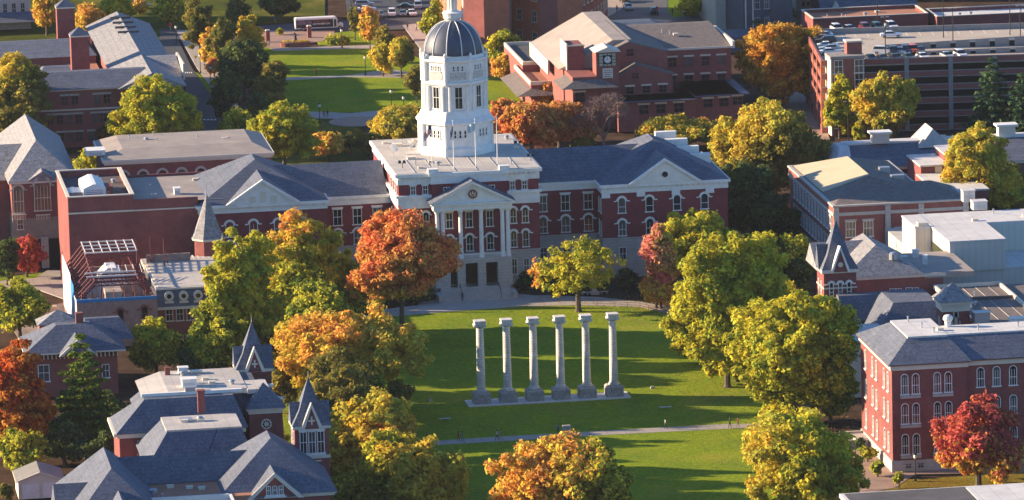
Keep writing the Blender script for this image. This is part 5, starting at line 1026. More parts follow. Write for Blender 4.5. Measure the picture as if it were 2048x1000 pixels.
def broad(cx,cy,w_,h_,label,mt,clear=3.,dens=1.,leaf=.25,lobes=7,seed=None,hz=None,group=None,name='broadleaf_tree',depth=1.,mats2=None,cat='tree',zb=0.,raw=None):
    """tree whose crown is seen around pixel (cx,cy), w_ x h_ pixels"""
    s=11.0; clear=raw if raw is not None else clear if clear>=6 else clear*.2
    for _ in range(3):
        rx=w_/2/s*1.1; rz=h_/2/s*1.1; zc=clear+rz; p=G(cx,cy,zc+zb); s=scale_at(p)
    rng=np.random.default_rng(seed if seed is not None else int(cx*7+cy*13)); ry=rx*depth
    area=4*math.pi*((rx*rx*2+rz*rz)/3); nc=max(10,int(area*.44*dens)); cr0=.95+.045*rx
    if rx<2.2: cr0=.6; nc=int(nc*1.8)
    cc,rr=crown_points(rx-.5,ry-.5,rz-.4,nc,rng,lobes)
    per=int(95*dens*(cr0/1.2)**2*(.33/leaf)**1.1)
    P,N,S=clump_leaves(cc,rr*cr0,max(per,14),leaf,rng,flat=.75)
    me=mesh_from(quads(P,N,S,rng),'crown',mt)
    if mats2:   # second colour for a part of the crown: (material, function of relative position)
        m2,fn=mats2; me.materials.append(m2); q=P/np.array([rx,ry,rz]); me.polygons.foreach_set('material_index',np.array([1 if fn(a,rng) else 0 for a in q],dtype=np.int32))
    me.vertices.foreach_set('co',(np.array([v.co[:] for v in me.vertices])+np.array([0,0,zc])).astype(np.float32).ravel()) if False else me.transform(Matrix.Translation((0,0,zc)))
    tb=trunk_mb(zc,rz,rx,rng,max(.14,min(.55,rx*.065)),cc)
    tm=bpy.data.meshes.new('trunk'); tm.from_pydata(tb.v,[],tb.f); tm.materials.append(BARK)
    t=thing(name,label,cat,(p[0],p[1],zb),group)
    for nme,mm in (('trunk',tm),('crown',me)):
        c=bpy.data.objects.new(nme,mm); COL.objects.link(c); c.parent=t
    return t
def conifer(cx,cbot,ctop,w_,label,mt,name='conifer_tree',layers=13,group=None,droop=-.12,loose=1.):
    s=10.5
    for _ in range(3): p=G(cx,cbot,0); s=scale_at(p)
    H_=(cbot-ctop)/s/.97; rx=w_/2/s; rng=np.random.default_rng(int(cx+ctop)); mb=MB(); mb.tube((0,0,-.2),(0,0,H_*.97),.3,.03,8)
    cc=[];rr=[]
    for i in range(layers):
        t=i/(layers-1); z=H_*(.10+.87*t); r=rx*(1-t)**.75*rng.uniform(.8,1.08)+.25
        nb=max(4,int(9*(1-t)+4)); a0=rng.random()*6
        for b in range(nb):
            a=a0+2*math.pi*b/nb+rng.uniform(-.2,.2); rb=r*rng.uniform(.7,1.1)
            e=(math.cos(a)*rb,math.sin(a)*rb,z+droop*rb); mb.tube((0,0,z),e,.06,.02,4)
            k=max(2,int(rb/.55))
            for q in range(k):
                u=(q+1)/k; cc.append((e[0]*u+rng.uniform(-.2,.2),e[1]*u+rng.uniform(-.2,.2),z+droop*rb*u+rng.uniform(-.08,.15))); rr.append(.35+.45*u*loose)
    cc=np.array(cc); rr=np.array(rr)
    P,N,S=clump_leaves(cc,rr,34,.20,rng,flat=.4,up=1.0)
    me=mesh_from(quads(P,N,S,rng,1.6),'crown',mt)
    tm=bpy.data.meshes.new('trunk'); tm.from_pydata(mb.v,[],mb.f); tm.materials.append(BARK)
    t=thing(name,label,'tree',(p[0],p[1],0),group)
    for nme,mm in (('trunk',tm),('crown',me)):
        c=bpy.data.objects.new(nme,mm); COL.objects.link(c); c.parent=t
    return t
def bare(cx,cbot,ctop,w_,label):
    p=G(cx,cbot,0); s=scale_at(p); H_=(cbot-ctop)/s; rx=w_/2/s; rng=random.Random(int(cx)); tb,cb=MB(),MB()
    def grow(a,d,l,r,dep):
        b=a+d*l; (tb if dep>5 else cb).tube(a,b,r,r*.65,4 if dep<4 else 6)
        if dep==0: return
        for i in range(3):
            v=Vector((rng.gauss(0,1),rng.gauss(0,1),rng.gauss(0,1)*.7)).normalized()*.62
            v.x*=rx/H_*2.2; v.y*=rx/H_*2.2
            nd=(d+v+Vector((0,0,.12))).normalized(); grow(b,nd,l*rng.uniform(.7,.9),max(r*.64,.035),dep-1)
    grow(Vector((0,0,-.2)),Vector((0,0,1)),H_*.2,.36,7)
    t=thing('bare_tree',label,'tree',(p[0],p[1],0))
    for nme,mb in (('trunk',tb),('twigs',cb)):
        me=bpy.data.meshes.new(nme); me.from_pydata(mb.v,[],mb.f); me.materials.append(TWIG); c=bpy.data.objects.new(nme,me); COL.objects.link(c); c.parent=t
def shrub(cx,cy,w_,h_,label,mt,zb=0.,name='shrub',group=None):
    return broad(cx,cy,w_,h_,label,mt,clear=.15,leaf=.26,lobes=4,name=name,cat='shrub',zb=zb,group=group)
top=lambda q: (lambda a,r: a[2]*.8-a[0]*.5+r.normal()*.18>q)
GQ='trees round the central lawn'
broad(480,590,158,250,'tall yellow and green maple directly right of the grey conical turret',YG,clear=2,lobes=9,group=GQ)
broad(612,545,190,225,'broad yellow-green maple with orange top immediately left of the red-orange maple',YG,clear=3,lobes=9,mats2=(ORG,top(.62)),group=GQ)
broad(800,520,218,185,'red-orange maple with a bare trunk in front of the domed hall',ORGR,clear=6.5,lobes=9,mats2=(YG,lambda a,r: a[2]+r.normal()*.2<-.62),group=GQ)
broad(703,715,262,190,'large orange and gold maple at the left edge of the lawn beside the stone columns',GOLD,clear=4,lobes=10,mats2=(ORG,top(.38)),group=GQ)
broad(752,880,192,185,'golden maple with orange patches right of the brick gable tower',GOLD,clear=3.5,lobes=8,mats2=(ORG,lambda a,r:a[0]+r.normal()*.2>-.1 and abs(a[2])<.45),group=GQ)
broad(836,950,190,150,'yellow-gold maple at the bottom edge left of the lawn',GOLD,clear=3,lobes=8,group=GQ)
broad(700,975,80,70,'dark green and yellow tree low between the gable tower and the gold maple',GY,clear=1,lobes=5,group=GQ)
broad(1120,968,268,190,'maple at the bottom centre, salmon-orange upper left and dark green right side',GY,clear=3,lobes=10,mats2=(ORG,lambda a,r:a[0]*.7-a[2]*.35+r.normal()*.17<-.02),group=GQ)
broad(1600,930,250,205,'large yellow-green tree at the bottom right corner of the lawn',YG,clear=3,lobes=10,mats2=(GOLD,lambda a,r:a[0]+r.normal()*.2<-.45),group=GQ)
broad(1592,712,255,255,'huge green and yellow tree on the right of the lawn beside the spire tower',GY,clear=4,lobes=11,mats2=(YG,top(.1)),group=GQ)
broad(1452,612,245,285,'huge yellow-green maple leaning over the right end of the curved walk',YG,clear=4,lobes=11,group=GQ)
broad(1395,490,185,150,'olive-yellow maple crown rising behind the huge yellow-green maple',YG,clear=5,lobes=7,group=GQ)
broad(1320,520,82,150,'rose-pink tree against the right end wall of the domed hall',PINK,raw=1.5,lobes=7,group=GQ,mats2=(YG,lambda a,r:a[0]*.8+a[2]*.3+r.normal()*.2>.35))
broad(1312,580,75,60,'small orange-brown tree under the rose-pink tree',ORG,clear=2,lobes=5,group=GQ)
broad(1155,535,185,112,'low spreading yellow-green tree with orange left tip in front of the recessed wing',YG,raw=2.6,lobes=9,dens=.36,group=GQ,mats2=(ORG,lambda a,r:a[0]<-.78))
for a in ((560,650,150,130,'yellow-green tree filling the gap under the broad yellow-green maple',YG),(440,668,140,130,'yellow-green tree with dark base below the tall yellow and green maple',GY),(665,610,120,120,'mixed green tree between the broad maple and the red-orange maple trunk',GY),
  (505,640,110,110,'green-gold tree behind the twin-window gable tower spire',GY),(655,830,120,110,'dark amber tree between the two big golden maples',GOLD),(790,800,90,70,'bronze tree low at the right edge of the upper golden maple',OLIVE),(900,985,60,50,'gold tree tip at the bottom edge',GOLD),(625,705,150,160,'amber tree hidden behind the large orange and gold maple',GOLD),(700,790,140,130,'olive tree behind the golden maple with orange patches',OLIVE),(770,850,110,120,'yellow-green tree between the golden maple and the lawn',YG),(664,785,150,170,'amber tree in front of the large orange and gold maple, left half',OLIVE),(742,802,110,100,'dusky green tree at the lower right edge of the large orange and gold maple',GY),(590,605,150,170,'green tree deep between the tall yellow and green maple and the broad maple',GY),(560,760,70,120,'bronze tree between the two gable towers',OLIVE),(695,845,150,215,'tall gold tree between the brick gable tower and the golden maple with orange patches',OLIVE),(770,940,120,170,'green-gold tree behind the yellow-gold maple at the bottom edge',GY)):
    broad(*a,clear=1,lobes=7,group=GQ)  # some of these trees are added to cast shade across the lawn
for a in ((1475,712,150,90,'low yellow-green tree at the lawn edge under the huge yellow-green maple',YG),(1400,660,140,120,'yellow-green tree low at the left of the huge tree group',YG),(1540,640,180,150,'yellow-green tree in the middle of the right tree group',YG),(1660,760,110,150,'green tree at the brick hall side of the huge green and yellow tree',GY),(1500,530,150,120,'green-yellow tree behind the right tree group',GY),(1560,810,90,60,'low olive branch mass below the huge green and yellow tree',YG)):
    broad(*a,clear=1,lobes=7,group=GQ)
broad(640,655,150,190,'added lawn-shading dusky green tree behind the large orange and gold maple',GY,clear=1,lobes=8,group=GQ)  # tree added to bring more shade onto the left lawn
broad(400,722,120,60,'dark green low tree before the mansard end of the roofless hall',GRN,clear=0,lobes=5)
broad(310,688,112,112,'green-yellow tree in front of the mansard end of the roofless hall',GY,clear=2.5,lobes=6,mats2=(YG,top(.25)))
broad(430,700,110,90,'dark green tree at the foot of the tall yellow and green maple',GY,clear=1,lobes=6)
broad(572,690,80,80,'rust-brown tree behind the twin-window gable tower',leaf_mat('rust_leaves',(.20,.07,.03),(.12,.10,.02)),clear=1.5,lobes=5)
broad(600,640,120,90,'dark green tree low beneath the broad yellow-green maple',GY,clear=1,lobes=6)
broad(25,800,165,230,'crimson and orange maple at the left edge beside the bracketed house',RED2,clear=3,lobes=8,mats2=(ORG,lambda a,r:a[2]+r.normal()*.15<-.5))
broad(45,905,110,90,'dark tree with yellow patches below the crimson maple',GY,clear=1,lobes=5)
broad(128,880,130,90,'dark green tree above the small metal garage',GRN,clear=1,lobes=6)
broad(205,905,80,80,'dark evergreen shrub mass between the house and the slate hip roof',GRN,clear=.5,lobes=5)
broad(225,830,90,90,'dark green tree in the gap between house and slate roofs',GRN,clear=1,lobes=5)
conifer(172,915,668,145,'white pine with sunlit yellow-green boughs in front of the bracketed house',PINE,droop=.02)
broad(38,618,140,112,'dark green tree with yellow patches left of the roofless hall',GY,clear=2,lobes=6)
broad(52,508,72,75,'small red-orange tree in front of the tall arched windows',RED,clear=2.5,lobes=5)
broad(12,520,60,90,'dark green tree at the left edge beside the red-orange tree',GRN,clear=1,lobes=5)
broad(113,450,30,95,'narrow orange tree against the blank brick auditorium corner',ORG,clear=3,lobes=4)
broad(108,385,26,40,'small yellow tree tip above the auditorium parapet corner',YG,clear=8,lobes=3)
broad(25,205,140,175,'large bronze-yellow tree at the upper left edge of the photo',OLIVE,clear=3,lobes=8,mats2=(GOLD,top(.3)))
broad(70,262,70,60,'green-yellow tree at the foot of the large bronze-yellow tree',GY,clear=1,lobes=5)
broad(312,222,172,150,'yellow-green maple in front of the big slate gable roof',YG,clear=4,lobes=9)
broad(188,321,85,50,'yellow-green tree top between the slate hip roof and the low wing',YG,clear=7,lobes=5)
broad(212,268,40,40,'small russet tree left of the yellow-green maple by the big gable',leaf_mat('russet_leaves',(.22,.07,.04),(.16,.10,.03)),clear=1,lobes=4)
broad(566,268,140,135,'bright yellow-green tree behind the left wing of the domed hall',YG,clear=3,lobes=8)
broad(655,288,72,58,'low orange-brown tree right of the bright yellow-green tree',ORG,clear=1,lobes=5,dens=.8)
broad(702,285,50,50,'thin brown tree left of the rooftop of the domed pavilion',OLIVE,clear=1,lobes=4,dens=.7)
broad(800,247,150,62,'wide golden tree row piece just left of the white drum',GOLD,clear=1.5,lobes=6)
broad(490,128,105,110,'dark blue-green tree at the left of the far lawn',GRN,clear=3,lobes=6)
broad(545,165,72,85,'dark olive tree touching the left edge of the far lawn',OLIVE,clear=2,lobes=6)
broad(520,222,75,70,'dark green tree below the dark olive tree by the far lawn',GRN,clear=2,lobes=5)
broad(455,185,70,100,'shaded green tree beside the upper left street',GRN,clear=2,lobes=5)
broad(445,88,72,100,'olive-gold tree left of the parked bus',OLIVE,clear=2,lobes=6,mats2=(GOLD,lambda a,r:a[2]<-.2))
broad(398,48,66,100,'tall dark olive tree at the top beside the upper left street',OLIVE,clear=2,lobes=6)
broad(336,18,78,60,'round green tree at the top left of the street',GY,clear=2,lobes=5)
broad(235,22,80,55,'yellow-green tree behind the big gable roof',YG,clear=2,lobes=5)
broad(180,42,80,75,'orange tree behind the front brick chimney tower',ORG,clear=2,lobes=6)
broad(92,28,64,70,'orange tree between grey stone building and the far chimney tower',ORG,clear=2,lobes=6)
broad(428,132,36,36,'small russet tree by the upper left street lamp',ORGR,clear=1,lobes=4)
broad(560,8,90,50,'dark green tree at the top edge above the bus',GRN,clear=2,lobes=5)
broad(475,20,50,60,'dark green tree at the top edge left of the far walkers',GRN,clear=2,lobes=5)
broad(709,44,34,60,'slender olive tree right of the bus',OLIVE,clear=2.5,lobes=5)
broad(739,56,42,90,'slender orange tree beside the parking lot',ORG,clear=2,lobes=6)
broad(772,86,52,66,'olive-brown tree behind the far lawn lamp',OLIVE,clear=2,lobes=5)
broad(802,108,56,80,'gold-tinged olive tree with visible trunk at the far lawn corner',OLIVE,clear=3,lobes=6,mats2=(GOLD,top(.1)))
broad(832,160,42,76,'dark bronze tree touching the left side of the dome',OLIVE,clear=2,lobes=5)
broad(868,38,52,76,'dense green tree above the left shoulder of the dome',GY,clear=2,lobes=6)
broad(1002,97,76,72,'round green-yellow tree before the orange brick building',GY,clear=2,lobes=6,mats2=(YG,top(.2)))
broad(1007,134,60,50,'round rust-coloured tree below the round green-yellow tree',ORG,clear=1,lobes=5)
broad(1003,240,80,78,'red-orange tree just right of the white drum',ORGR,clear=1.5,lobes=5)
broad(1062,252,130,95,'orange-red tree behind the pavilion roof',ORGR,clear=1.5,lobes=6)
broad(1118,243,115,90,'dark orange tree in front of the bare purple tree',ORGR,clear=1.5,lobes=6)
broad(1135,222,36,32,'small bright green tree between the orange trees and the brick student building',YG,clear=2,lobes=4)
bare(1208,300,178,135,'leafless purple-brown tree in front of the clock building')
broad(1098,190,40,50,'small orange tree before the low flat-roofed brick block',ORG,clear=1.5,lobes=4)
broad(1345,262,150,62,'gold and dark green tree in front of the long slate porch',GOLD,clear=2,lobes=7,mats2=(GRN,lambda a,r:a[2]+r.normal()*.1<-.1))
broad(1415,262,60,55,'orange-tipped tree right of the gold and dark green tree',GOLD,clear=2,lobes=5,mats2=(ORG,top(.4)))
broad(1535,295,210,190,'very large olive-gold oak above the dark grove beside the domed hall',OLIVE,clear=4,lobes=10,mats2=(GOLD,top(.25)))
broad(1490,400,130,150,'dark green tree in shade right of the domed hall',GRN,clear=2,lobes=7)
broad(1545,440,110,110,'dark green tree in front of the long brick laboratory wall',GRN,clear=2,lobes=6)
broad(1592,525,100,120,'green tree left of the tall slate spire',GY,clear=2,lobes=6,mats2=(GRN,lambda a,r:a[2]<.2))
broad(1562,122,178,150,'large orange tree left of the parking garage',leaf_mat('amber_leaves',(.58,.26,.04),(.50,.34,.05)),clear=3.5,lobes=8)
broad(1678,208,62,115,'yellow-green tree at the garage stair tower',YG,clear=2,lobes=6)
broad(1772,214,140,125,'wide gold tree in front of the garage',GOLD,clear=2,lobes=8,mats2=(OLIVE,lambda a,r:a[2]+r.normal()*.2<-.3))
broad(1716,262,38,40,'small bright green tree below the garage trees',YG,clear=1,lobes=4)
conifer(1985,285,118,120,'tall blue-green spruce in front of the garage',SPRUCE)
conifer(2044,290,148,100,'blue-green spruce cut by the right edge',SPRUCE)
broad(1962,342,172,172,'golden-yellow oak behind the brick laboratory on the right',GOLD,clear=5,lobes=8)
broad(1995,375,140,90,'brownish green tree below the golden-yellow oak',OLIVE,clear=3,lobes=6)
broad(1880,425,100,34,'low amber hedge-like tree above the white metal building',GOLD,clear=4,lobes=5)
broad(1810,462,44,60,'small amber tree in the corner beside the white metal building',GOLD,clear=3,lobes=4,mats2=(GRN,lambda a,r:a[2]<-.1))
broad(1956,878,192,168,'crimson and orange tree in front of the red brick hall with paired windows',RED,clear=2.6,lobes=9,leaf=.27,mats2=(ORG,lambda a,r:a[2]+r.normal()*.25<-.3))
broad(1520,32,60,90,'dark evergreen tree at the top beside the dark stone hall',GRN,clear=1,lobes=6)
broad(1568,30,40,60,'dark green tree behind the large orange tree',GRN,clear=1,lobes=5)
broad(1385,10,60,40,'yellow-green street tree on the far sunny verge',YG,clear=2,lobes=5)
broad(278,12,40,26,'small orange tree top at the upper left street corner',ORG,clear=1,lobes=4)
for a in ((500,60,60,70,'gold tree left of the sunny brick plaza',GOLD),(425,90,60,80,'rust and olive tree beside the upper left sidewalk',ORG),(548,215,60,60,'olive tree at the lower left corner of the far lawn',OLIVE),(765,118,50,60,'amber tree on the right side of the far lawn',GOLD),(600,258,80,80,'olive tree right of the bright yellow-green tree behind the left wing',OLIVE),(470,255,80,80,'green tree left of the bright yellow-green tree at the street end',GY),(458,130,60,90,'tall dusky tree between street and far lawn',OLIVE),(740,285,50,46,'yellow-brown tree against the left edge of the pavilion roof',OLIVE),
  (1165,262,60,50,'low russet tree at the foot of the bare purple tree',ORGR),(1450,330,90,110,'olive tree between the right end block and the very large oak',OLIVE),(1625,330,50,90,'bronze tree at the left corner of the metal roof hall',OLIVE),(30,300,70,60,'green tree above the hipped library roof',GY),(135,250,60,50,'dark green tree before the brick wall of the big gable hall',GRN)):
    broad(*a,clear=1,lobes=6)
for a in ((1640,625,60,60,'dark green shrub mass below the slate spire tower',GRN),(1755,935,40,34,'leafy green shrub at the brick hall corner',GY),
  (1735,905,38,34,'green shrub by the stone side steps',GY),(1797,958,26,34,'small upright green shrub on the grass by the lamp',GY),(1722,885,30,26,'dark rounded shrub left of the brick hall corner',GRN),
  (1050,556,60,36,'dark shrub at the foot of the portico pavilion',GRN),(1120,575,60,26,'low dark shrub before the recessed wing',GRN),(1195,570,60,26,'low dark shrub right of the statue plinth',GRN),(1250,560,50,36,'dark shrub at the foot of the right end block',GRN),
  (760,590,60,40,'dark shrub behind the red-orange maple trunk',GRN),(838,585,60,40,'dark shrub left of the portico steps',GRN),(735,610,60,30,'dark low shrub at the left end of the curved walk',GRN),
  (1275,300,30,20,'dark hedge right of the bare purple tree',OLIVE),(1165,285,60,20,'brown low shrub under the bare purple tree',OLIVE),(565,880,34,34,'small golden shrub tree between the slate towers',GOLD),
  (560,62,16,14,'round shrub by the monument plaza',GY),(670,80,50,14,'clipped hedge right of the monument plaza',GY),(435,164,34,16,'sunlit yellow shrub beside the upper left street',YG),(715,268,24,20,'small brown shrub by the round plaza',OLIVE),
  (690,292,30,24,'orange shrub below the lawn lamp',ORG),(14,985,40,40,'dark yellowish shrub at the lower left corner',OLIVE)):
    shrub(*a)

# fallen leaves under the lawn trees
rng=np.random.default_rng(77); pts=[]
for o in [o for o in COL.objects if o.get('group')==GQ]:
    x,y=o.location.x,o.location.y; n=420; a=rng.uniform(0,2*math.pi,n); r=rng.random(n)**.7*15
    pts.append(np.stack([x+r*np.cos(a)+1.5,y+r*np.sin(a)-1,np.full(n,.05)],1))
for i in range(900): pts.append(np.array([[rng.uniform(-25,45),rng.uniform(-60,82),.05]]))
pts=np.concatenate(pts); nr=rng.normal(size=(len(pts),3))*.35+np.array([0,0,1])
fo=bpy.data.objects.new('fallen_leaves',mesh_from(quads(pts,nr,rng.uniform(.07,.17,len(pts)),rng),'fallen_leaves',leaf_mat('fallen_leaf',(.42,.26,.06),(.26,.15,.05)))); COL.objects.link(fo)
fo['kind']='stuff'; fo['label']='scattered fallen leaves on the lawn grass'; fo['category']='leaves'
# ---------------- vehicles ----------------
TYRE=mat('tyre_rubber',(.015,.015,.016)); CGL=mat('car_glass',(.015,.02,.025),rough=.1,spec=.8)
PAINT={}
for n_,c in dict(white=(.72,.72,.72),silver=(.36,.38,.40),black=(.015,.015,.018),dark_blue=(.02,.03,.07),maroon=(.16,.015,.03),red_orange=(.62,.09,.02),grey=(.12,.13,.14),teal=(.03,.09,.10)).items(): PAINT[n_]=mat(n_+'_car_paint',c,rough=.25,var=.02,spec=.7)
def car_proto(kind):
    t=thing('parked_car','',"car",(0,0,0)); b=MB(); g=MB(); w2=.88
    if kind=='sedan':
        low=[(-2.3,.35),(2.3,.35),(2.35,.65),(2.2,.85),(1.1,.98),(-1.5,1.0),(-2.25,.92),(-2.35,.6)]; r0,r1,ra,rb,zt=-1.65,1.05,-1.05,.25,1.42
    else:
        low=[(-2.3,.4),(2.3,.4),(2.35,.8),(2.2,1.02),(1.2,1.12),(-2.1,1.15),(-2.35,1.0),(-2.35,.6)]; r0,r1,ra,rb,zt=-2.2,1.15,-1.95,.35,1.75
    zb=.97 if kind=='sedan' else 1.1
    b.ext(low,-w2,w2); b.frus(ra+.02,rb-.02,-.68,.68,zt-.04,ra+.08,rb-.08,-.62,.62,zt+.03)
    g.frus(r0,r1,-w2+.06,w2-.06,zb,ra,rb,-.68,.68,zt-.041)
    obj('body',b,PAINT['white'],t); obj('windows',g,CGL,t); pb=MB(); 
    for x in ((ra+rb)/2-.05,): pb.frus(x,x+.1,-w2+.03,w2-.03,zb+.01,x,x+.1,-.69,.69,zt-.05)
    wm=MB()
    k=MB().tube((0,-.11,0),(0,.11,0),.34,n=14); wh=None
    for x in (-1.45,1.45):
        for y in (-.82,.82):
            if wh is None: wh=obj('wheel',k,TYRE,t,off=None); hb=obj('hub_cap',MB().tube((0,-.125,0),(0,.125,0),.19,n=10),METAL,wh); w_=wh
            else: w_=wh.copy(); COL.objects.link(w_); w_.parent=t; h_=hb.copy(); COL.objects.link(h_); h_.parent=w_
            w_.location=(x,y,.34)
    for y in (-.6,.6): obj('headlight',MB().box(2.3,2.38,y-.15,y+.15,.62,.76),WHITE,t)
    for y in (-.6,.6): obj('tail_light',MB().box(-2.38,-2.3,y-.15,y+.15,.68,.82),PAINT['maroon'],t)
    return t
PR={k:car_proto(k) for k in ('sedan','suv')}; USED=set()
def car(px,py,z,kind,paint,deg,label,group):
    src=PR[kind]; t=src if kind not in USED else copy_tree(src); USED.add(kind)
    p=G(px,py,z); t.location=(p[0],p[1],z+.02); t.rotation_euler=(0,0,R(deg)); t['label']=label; t['group']=group
    for c in t.children:
        if c.name.startswith('body'): c.material_slots[0].link='OBJECT'; c.material_slots[0].material=PAINT[paint]
GD=GZ-1.; gp_='cars parked on the garage roof'
for i,(px,py,pt,kd,l) in enumerate(((1641,70,'silver','sedan','silver car at the far end of the nose-in row on the garage roof'),(1645,76,'white','sedan','white car second from the far end of the nose-in row on the garage roof'),(1649,82,'grey','sedan','grey car third from the far end of the nose-in row on the garage roof'),
 (1651,88,'black','suv','black car in the middle of the nose-in row, fourth from its far end'),(1656,96,'white','sedan','white car third from the near end of the nose-in row by the left parapet'),(1659,102,'silver','sedan','silver car second from the near end of the nose-in row by the left parapet'),(1661,109,'white','sedan','white car at the near end of the nose-in row behind the stair tower'))): car(px,py,GD,kd,pt,-6+180*(i%2),l,gp_)
for px,py,pt,kd,l in ((1674,64,'white','suv','white car at the left end of the back row on the garage roof'),(1699,63,'silver','sedan','silver car second from the left in the back row on the garage roof'),(1731,62,'maroon','suv','maroon car in the middle of the back row on the garage roof'),(1755,61,'teal','suv','dark teal car fourth from the left in the back row on the garage roof'),(1783,59,'white','suv','white car at the right end of the back row on the garage roof')): car(px,py,GD,kd,pt,-84 if pt!='silver' else -70,l,gp_)
car(1782,75,GD,'sedan','white',-6,'white car alone in the driving lane before the long ramp wall',gp_)
for px,py,pt,kd,dg,l in ((1768,108,'white','suv',-20,'white car at the left end of the cluster before the lower ramp wall'),(1787,109,'black','suv',-96,'black car beside the white one before the lower ramp wall'),(1801,108,'silver','sedan',-96,'silver car in the cluster before the lower ramp wall'),(1812,107,'dark_blue','suv',-96,'dark blue car left of the red-orange car'),(1827,106,'red_orange','suv',-90,'red-orange car in the cluster before the lower ramp wall'),(1841,107,'black','sedan',-96,'black car right of the red-orange car')): car(px,py,GD,kd,pt,dg,l,gp_)
for px,py,pt,kd,l in ((1742,122,'dark_blue','sedan','dark blue car just behind the front parapet, nearest the stair tower'),(1766,122,'grey','sedan','grey car behind the front parapet, second from the stair tower'),(1790,121,'black','sedan','black car behind the front parapet, third from the stair tower'),(1817,120,'teal','sedan','dark teal car behind the front parapet left of a white one'),(1846,119,'white','sedan','white car behind the middle of the front parapet'),(1894,117,'silver','sedan','silver car behind the front parapet on the right, left of the last white one'),(1921,116,'white','suv','rightmost white car behind the front parapet of the garage')): car(px,py,GD,kd,pt,-84,l,gp_)
lp_='cars in the parking lot beyond the far lawn'
for px,py,pt,kd,dg,l in ((730,14,'silver','suv',-8,'silver car upper one of the side-on pair behind the slender orange tree'),(733,23,'white','sedan',-8,'white car lower one of the side-on pair behind the slender orange tree'),(728,33,'dark_blue','suv',-8,'dark blue car half hidden by the slender orange tree'),(760,34,'grey','sedan',-96,'grey car left of the white pickup-like car in the lot'),(784,32,'white','suv',-96,'white car in the middle of the front row of the lot'),(806,32,'grey','sedan',-96,'grey car between two white ones in the front row of the lot'),(824,31,'white','sedan',-88,'white car at the right of the front row of the lot'),(813,18,'black','sedan',-8,'black car behind the front row of the lot'),(836,17,'silver','suv',-96,'silver car behind the right end of the front row of the lot'),(812,6,'grey','sedan',-8,'grey car at the top edge of the lot'),(836,5,'white','suv',-96,'white car at the top edge of the lot'),(720,4,'white','sedan',-8,'white car at the top left edge of the lot')): car(px,py,.05,kd,pt,dg,l,lp_)
sp_='cars on the far street'
for px,py,pt,kd,dg,l in ((1256,19,'silver','sedan',-88,'silver car parked at the left kerb of the far street'),(1249,4,'black','suv',-88,'dark car at the top edge by the left kerb of the far street'),(1309,28,'black','suv',82,'black boxy car waiting at the far street crossing'),(1384,30,'dark_blue','sedan',-6,'dark blue car parked side-on before the sunny verge')): car(px,py,.05,kd,pt,dg,l,sp_)
car(281,16,.0,'suv','black',-20,'dark van by the orange tree tops at the upper left','cars at the top left')
# bus
p0=G(591,63,0.02); p1=G(688,60,0.02); bx,by=p0[0],p0[1]; L_=p1[0]-p0[0]
t=thing('shuttle_bus','white shuttle bus with dark lettered side panel parked beyond the plaza','bus',(bx+L_/2,by+1.2,.02)); h=2.95
obj('body',MB().box(bx,bx+L_*.86,by,by+2.4,.55,h).frus(bx+.1,bx+L_*.85,by+.1,by+2.3,h,bx+.3,bx+L_*.83,by+.35,by+2.0,h+.15).ext([(bx+L_*.86,.55),(bx+L_,.55),(bx+L_,1.3),(bx+L_*.93,1.45),(bx+L_*.88,2.7),(bx+L_*.86,2.9)],by+.1,by+2.3),WHITE,t)
sp=obj('side_panel',MB().box(bx+.25,bx+L_*.79,by-.03,by-.005,.75,2.6),mat('bus_panel_navy',(.035,.035,.06),rough=.4),t); obj('picture_panel',MB().box(bx+.5,bx+2.6,by-.05,by-.031,1.5,2.4).box(bx+2.8,bx+3.9,by-.05,by-.031,1.7,2.3),mat('bus_picture',(.35,.22,.24),scale=2.5,col2=(.06,.06,.13)),sp)
obj('door_glass',MB().box(bx+L_*.81,bx+L_*.855,by-.03,by-.005,.8,2.5).ext([(bx+L_*.885,1.5),(bx+L_*.925,1.5),(bx+L_*.885,2.5)],by+.06,by+.09),CGL,t)
for x in (bx+1.9,bx+L_*.93): w_=obj('wheel',MB().tube((x,by-.02,.45),(x,by+.3,.45),.45,n=16),TYRE,t); obj('hub_cap',MB().tube((x,by-.06,.45),(x,by-.021,.45),.25,n=12),METAL,w_)
def text(body,x,y,z,size,m_,parent,name='lettering'):
    cu=bpy.data.curves.new(name,'FONT'); cu.body=body; cu.size=size; cu.extrude=.01; cu.offset=.012
    o=bpy.data.objects.new(name,cu); COL.objects.link(o); bpy.context.view_layer.update()
    me=bpy.data.meshes.new_from_object(o.evaluated_get(bpy.context.evaluated_depsgraph_get())); COL.objects.unlink(o); bpy.data.objects.remove(o)
    me.transform(Matrix.Rotation(R(90),4,'X')); me.materials.clear(); me.materials.append(m_)
    q=bpy.data.objects.new(name,me); COL.objects.link(q); q.parent=parent; o0=Vector((0,0,0)); r=parent
    while r is not None: o0+=r.location; r=r.parent
    q.location=Vector((x,y,z))-o0; return q
text('WAY LESS',bx+4.2,by-.05,1.95,.82,mat('rust_lettering',(.42,.10,.07)),sp); text('ANYWHERE ELSE',bx+4.15,by-.05,1.42,.54,WHITE,sp)
